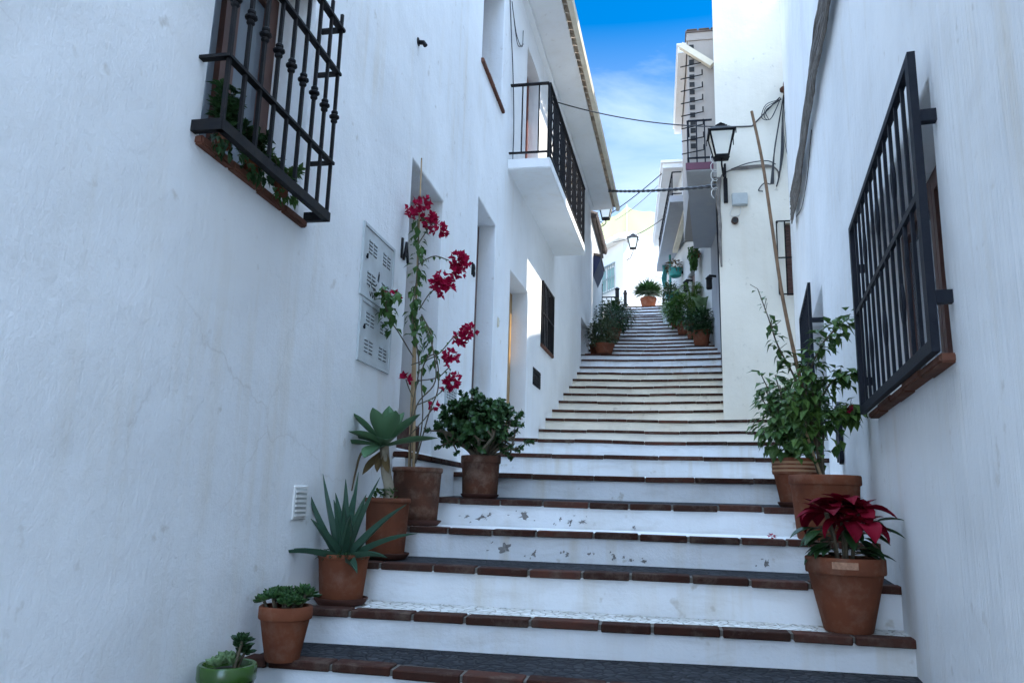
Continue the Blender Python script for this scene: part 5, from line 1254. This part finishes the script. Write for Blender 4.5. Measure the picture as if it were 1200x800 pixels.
y = 18.3; bush('potted_plant', 'olive shrub behind the spreading dark one on the left of the upper stairs', (-1.0, y, ztread(y)), .20, .22, (0, 0, .22), 'leaf_olive', .36, .30, 1600, 68, gL, .06)
bush('potted_plant', 'spiky green plant in a big terracotta pot at the very top of the stairs', (-.19, 22.3, 5.567), .245, .36, (0, 0, .26), 'leaf_dark', .46, .38, 900, 69, None, .09, 'terracotta', None, True)
# areca palm
y = 16.95; T, top = potted('potted_palm', 'feathery palm rising behind the bushes on the right of the upper stairs', (.83, y, ztread(y)), .17, .13, .32, M['terracotta'], group=gU, seed=70)
bs = bmesh.new(); bl = bmesh.new(); r = random.Random(71)
for i in range(17):
    a = i*2.4+r.uniform(-.2, .2); L_ = r.uniform(.75, 1.05); o_ = V((cos(a), sin(a), 0)); sp_ = r.uniform(.15, .5)
    if o_.x > .5: sp_ *= .45
    pth = smoothpath([top, top+o_*sp_*.35+V((0, 0, L_*.55)), top+o_*sp_*.8+V((0, 0, L_*.9)), top+o_*(sp_*1.3)+V((0, 0, L_*(1.0-sp_*.5)))], 8); tube(bs, pth, [.010-.008*k/len(pth) for k in range(len(pth))], 5)
    for j, p in enumerate(pth[7:]):
        t = (pth[min(j+8, len(pth)-1)]-pth[j+6]).normalized(); s_ = t.cross(V((0, 0, 1))); s_ = s_.normalized() if s_.length > .1 else V((1, 0, 0))
        for sg in (-1, 1): leaf(bl, p, t*.7+s_*sg, V((0, 0, 1)), r.uniform(.15, .24)*(1-.4*j/len(pth)), .022, .1, .3)
obj('stem', bs, M['leaf_palm'], T); obj('frond', bl, M['leaf_palm'], T)
# broad striped leaves
y = 16.5; T, top = potted('potted_plant', 'plant with a few broad pale leaves between the palm and the right wall', (1.0, y, ztread(y)), .12, .09, .25, M['terracotta'], group=gU, seed=72)
bl = bmesh.new(); bs = bmesh.new(); r = random.Random(73)
for i in range(9):
    a = i*2.4; o_ = V((cos(a), sin(a), 0))*r.uniform(.03, .12); h = r.uniform(.35, .85); tube(bs, [top, top+o_+V((0, 0, h))], .008, 5); blade(bl, top+o_+V((0, 0, h)), V((o_.x*4, o_.y*4-.4, .6)), (0, 0, 1), .34, .15, poi, 1.0, .15, 0, n=6)
obj('stem', bs, M['leaf'], T); obj('foliage', bl, M['leaf_pale'], T, smooth=60)
# wall planters under the far right balcony
for (x, y, z, lab, lm) in ((.33, 19.35, 5.05, 'teal wall planter with dark trailing plant on the far right wall', 'leaf_dark'), (.40, 18.9, 5.55, 'teal wall planter with a dry reddish plant, the upper one on the far right wall', 'leaf_dry')):
    wx = xr(y); T = thing('wall_planter', lab, 'wall planter', (wx, y, z), 'teal planters on the far right wall')
    bm = bmesh.new(); lathe(bm, [(.10, 0), (.15, .03), (.17, .20), (.175, .22), (.155, .22), (.15, .18)], (wx-.19, y, z), 18); obj('pot', bm, M['teal'], T, smooth=50)
    bm = bmesh.new(); r = random.Random(int(y*10))
    for i in range(260):
        v = sph(r); leaf(bm, V((wx-.21+v.x*.20, y+v.y*.22, z+.27+v.z*.16)), V((v.x, v.y, v.z-.2)), V((0, 0, 1)), .08, .04)
    obj('foliage', bm, M[lm], T); bm = bmesh.new(); bar(bm, (wx+.02, y, z+.12), (wx-.05, y, z+.12), .06, .03); obj('bracket', bm, M['iron'], T)
T = thing('hanging_plant', 'trailing green plant hanging on the wall under the right balcony', 'hanging plant', (.95, 16.9, 5.6))
bm = bmesh.new(); bs = bmesh.new(); r = random.Random(81)
wx = xr(16.9); lathe(bs, [(.06, 0), (.09, .02), (.10, .15), (.085, .15)], (wx-.12, 16.9, 5.40), 14); bar(bs, (wx+.02, 16.9, 5.5), (wx-.03, 16.9, 5.5), .03, .03); obj('pot', bs, M['terracotta'], T)
for i in range(420):
    h = r.random(); leaf(bm, V((wx-.16+r.uniform(-.12, .12)*(1-.6*h), 16.9+r.uniform(-.3, .3)*(1-.6*h), 5.6-.42*h)), V((r.uniform(-1, .5), r.uniform(-1, 1), -1)), V((0, 0, 1)), .09, .045)
obj('foliage', bm, M['leaf'], T)
# fallen bract on a tread
bm = bmesh.new(); r = random.Random(5)
for i in range(14): v = sph(r); leaf(bm, V((.60, 4.42, -.155))+v*.008, v, V((0, 0, 1)), .02, .016)
tag(obj('fallen_flower', bm, M['magenta_bract']), 'fallen magenta flower lying on the step left of the broad pot', 'flower')
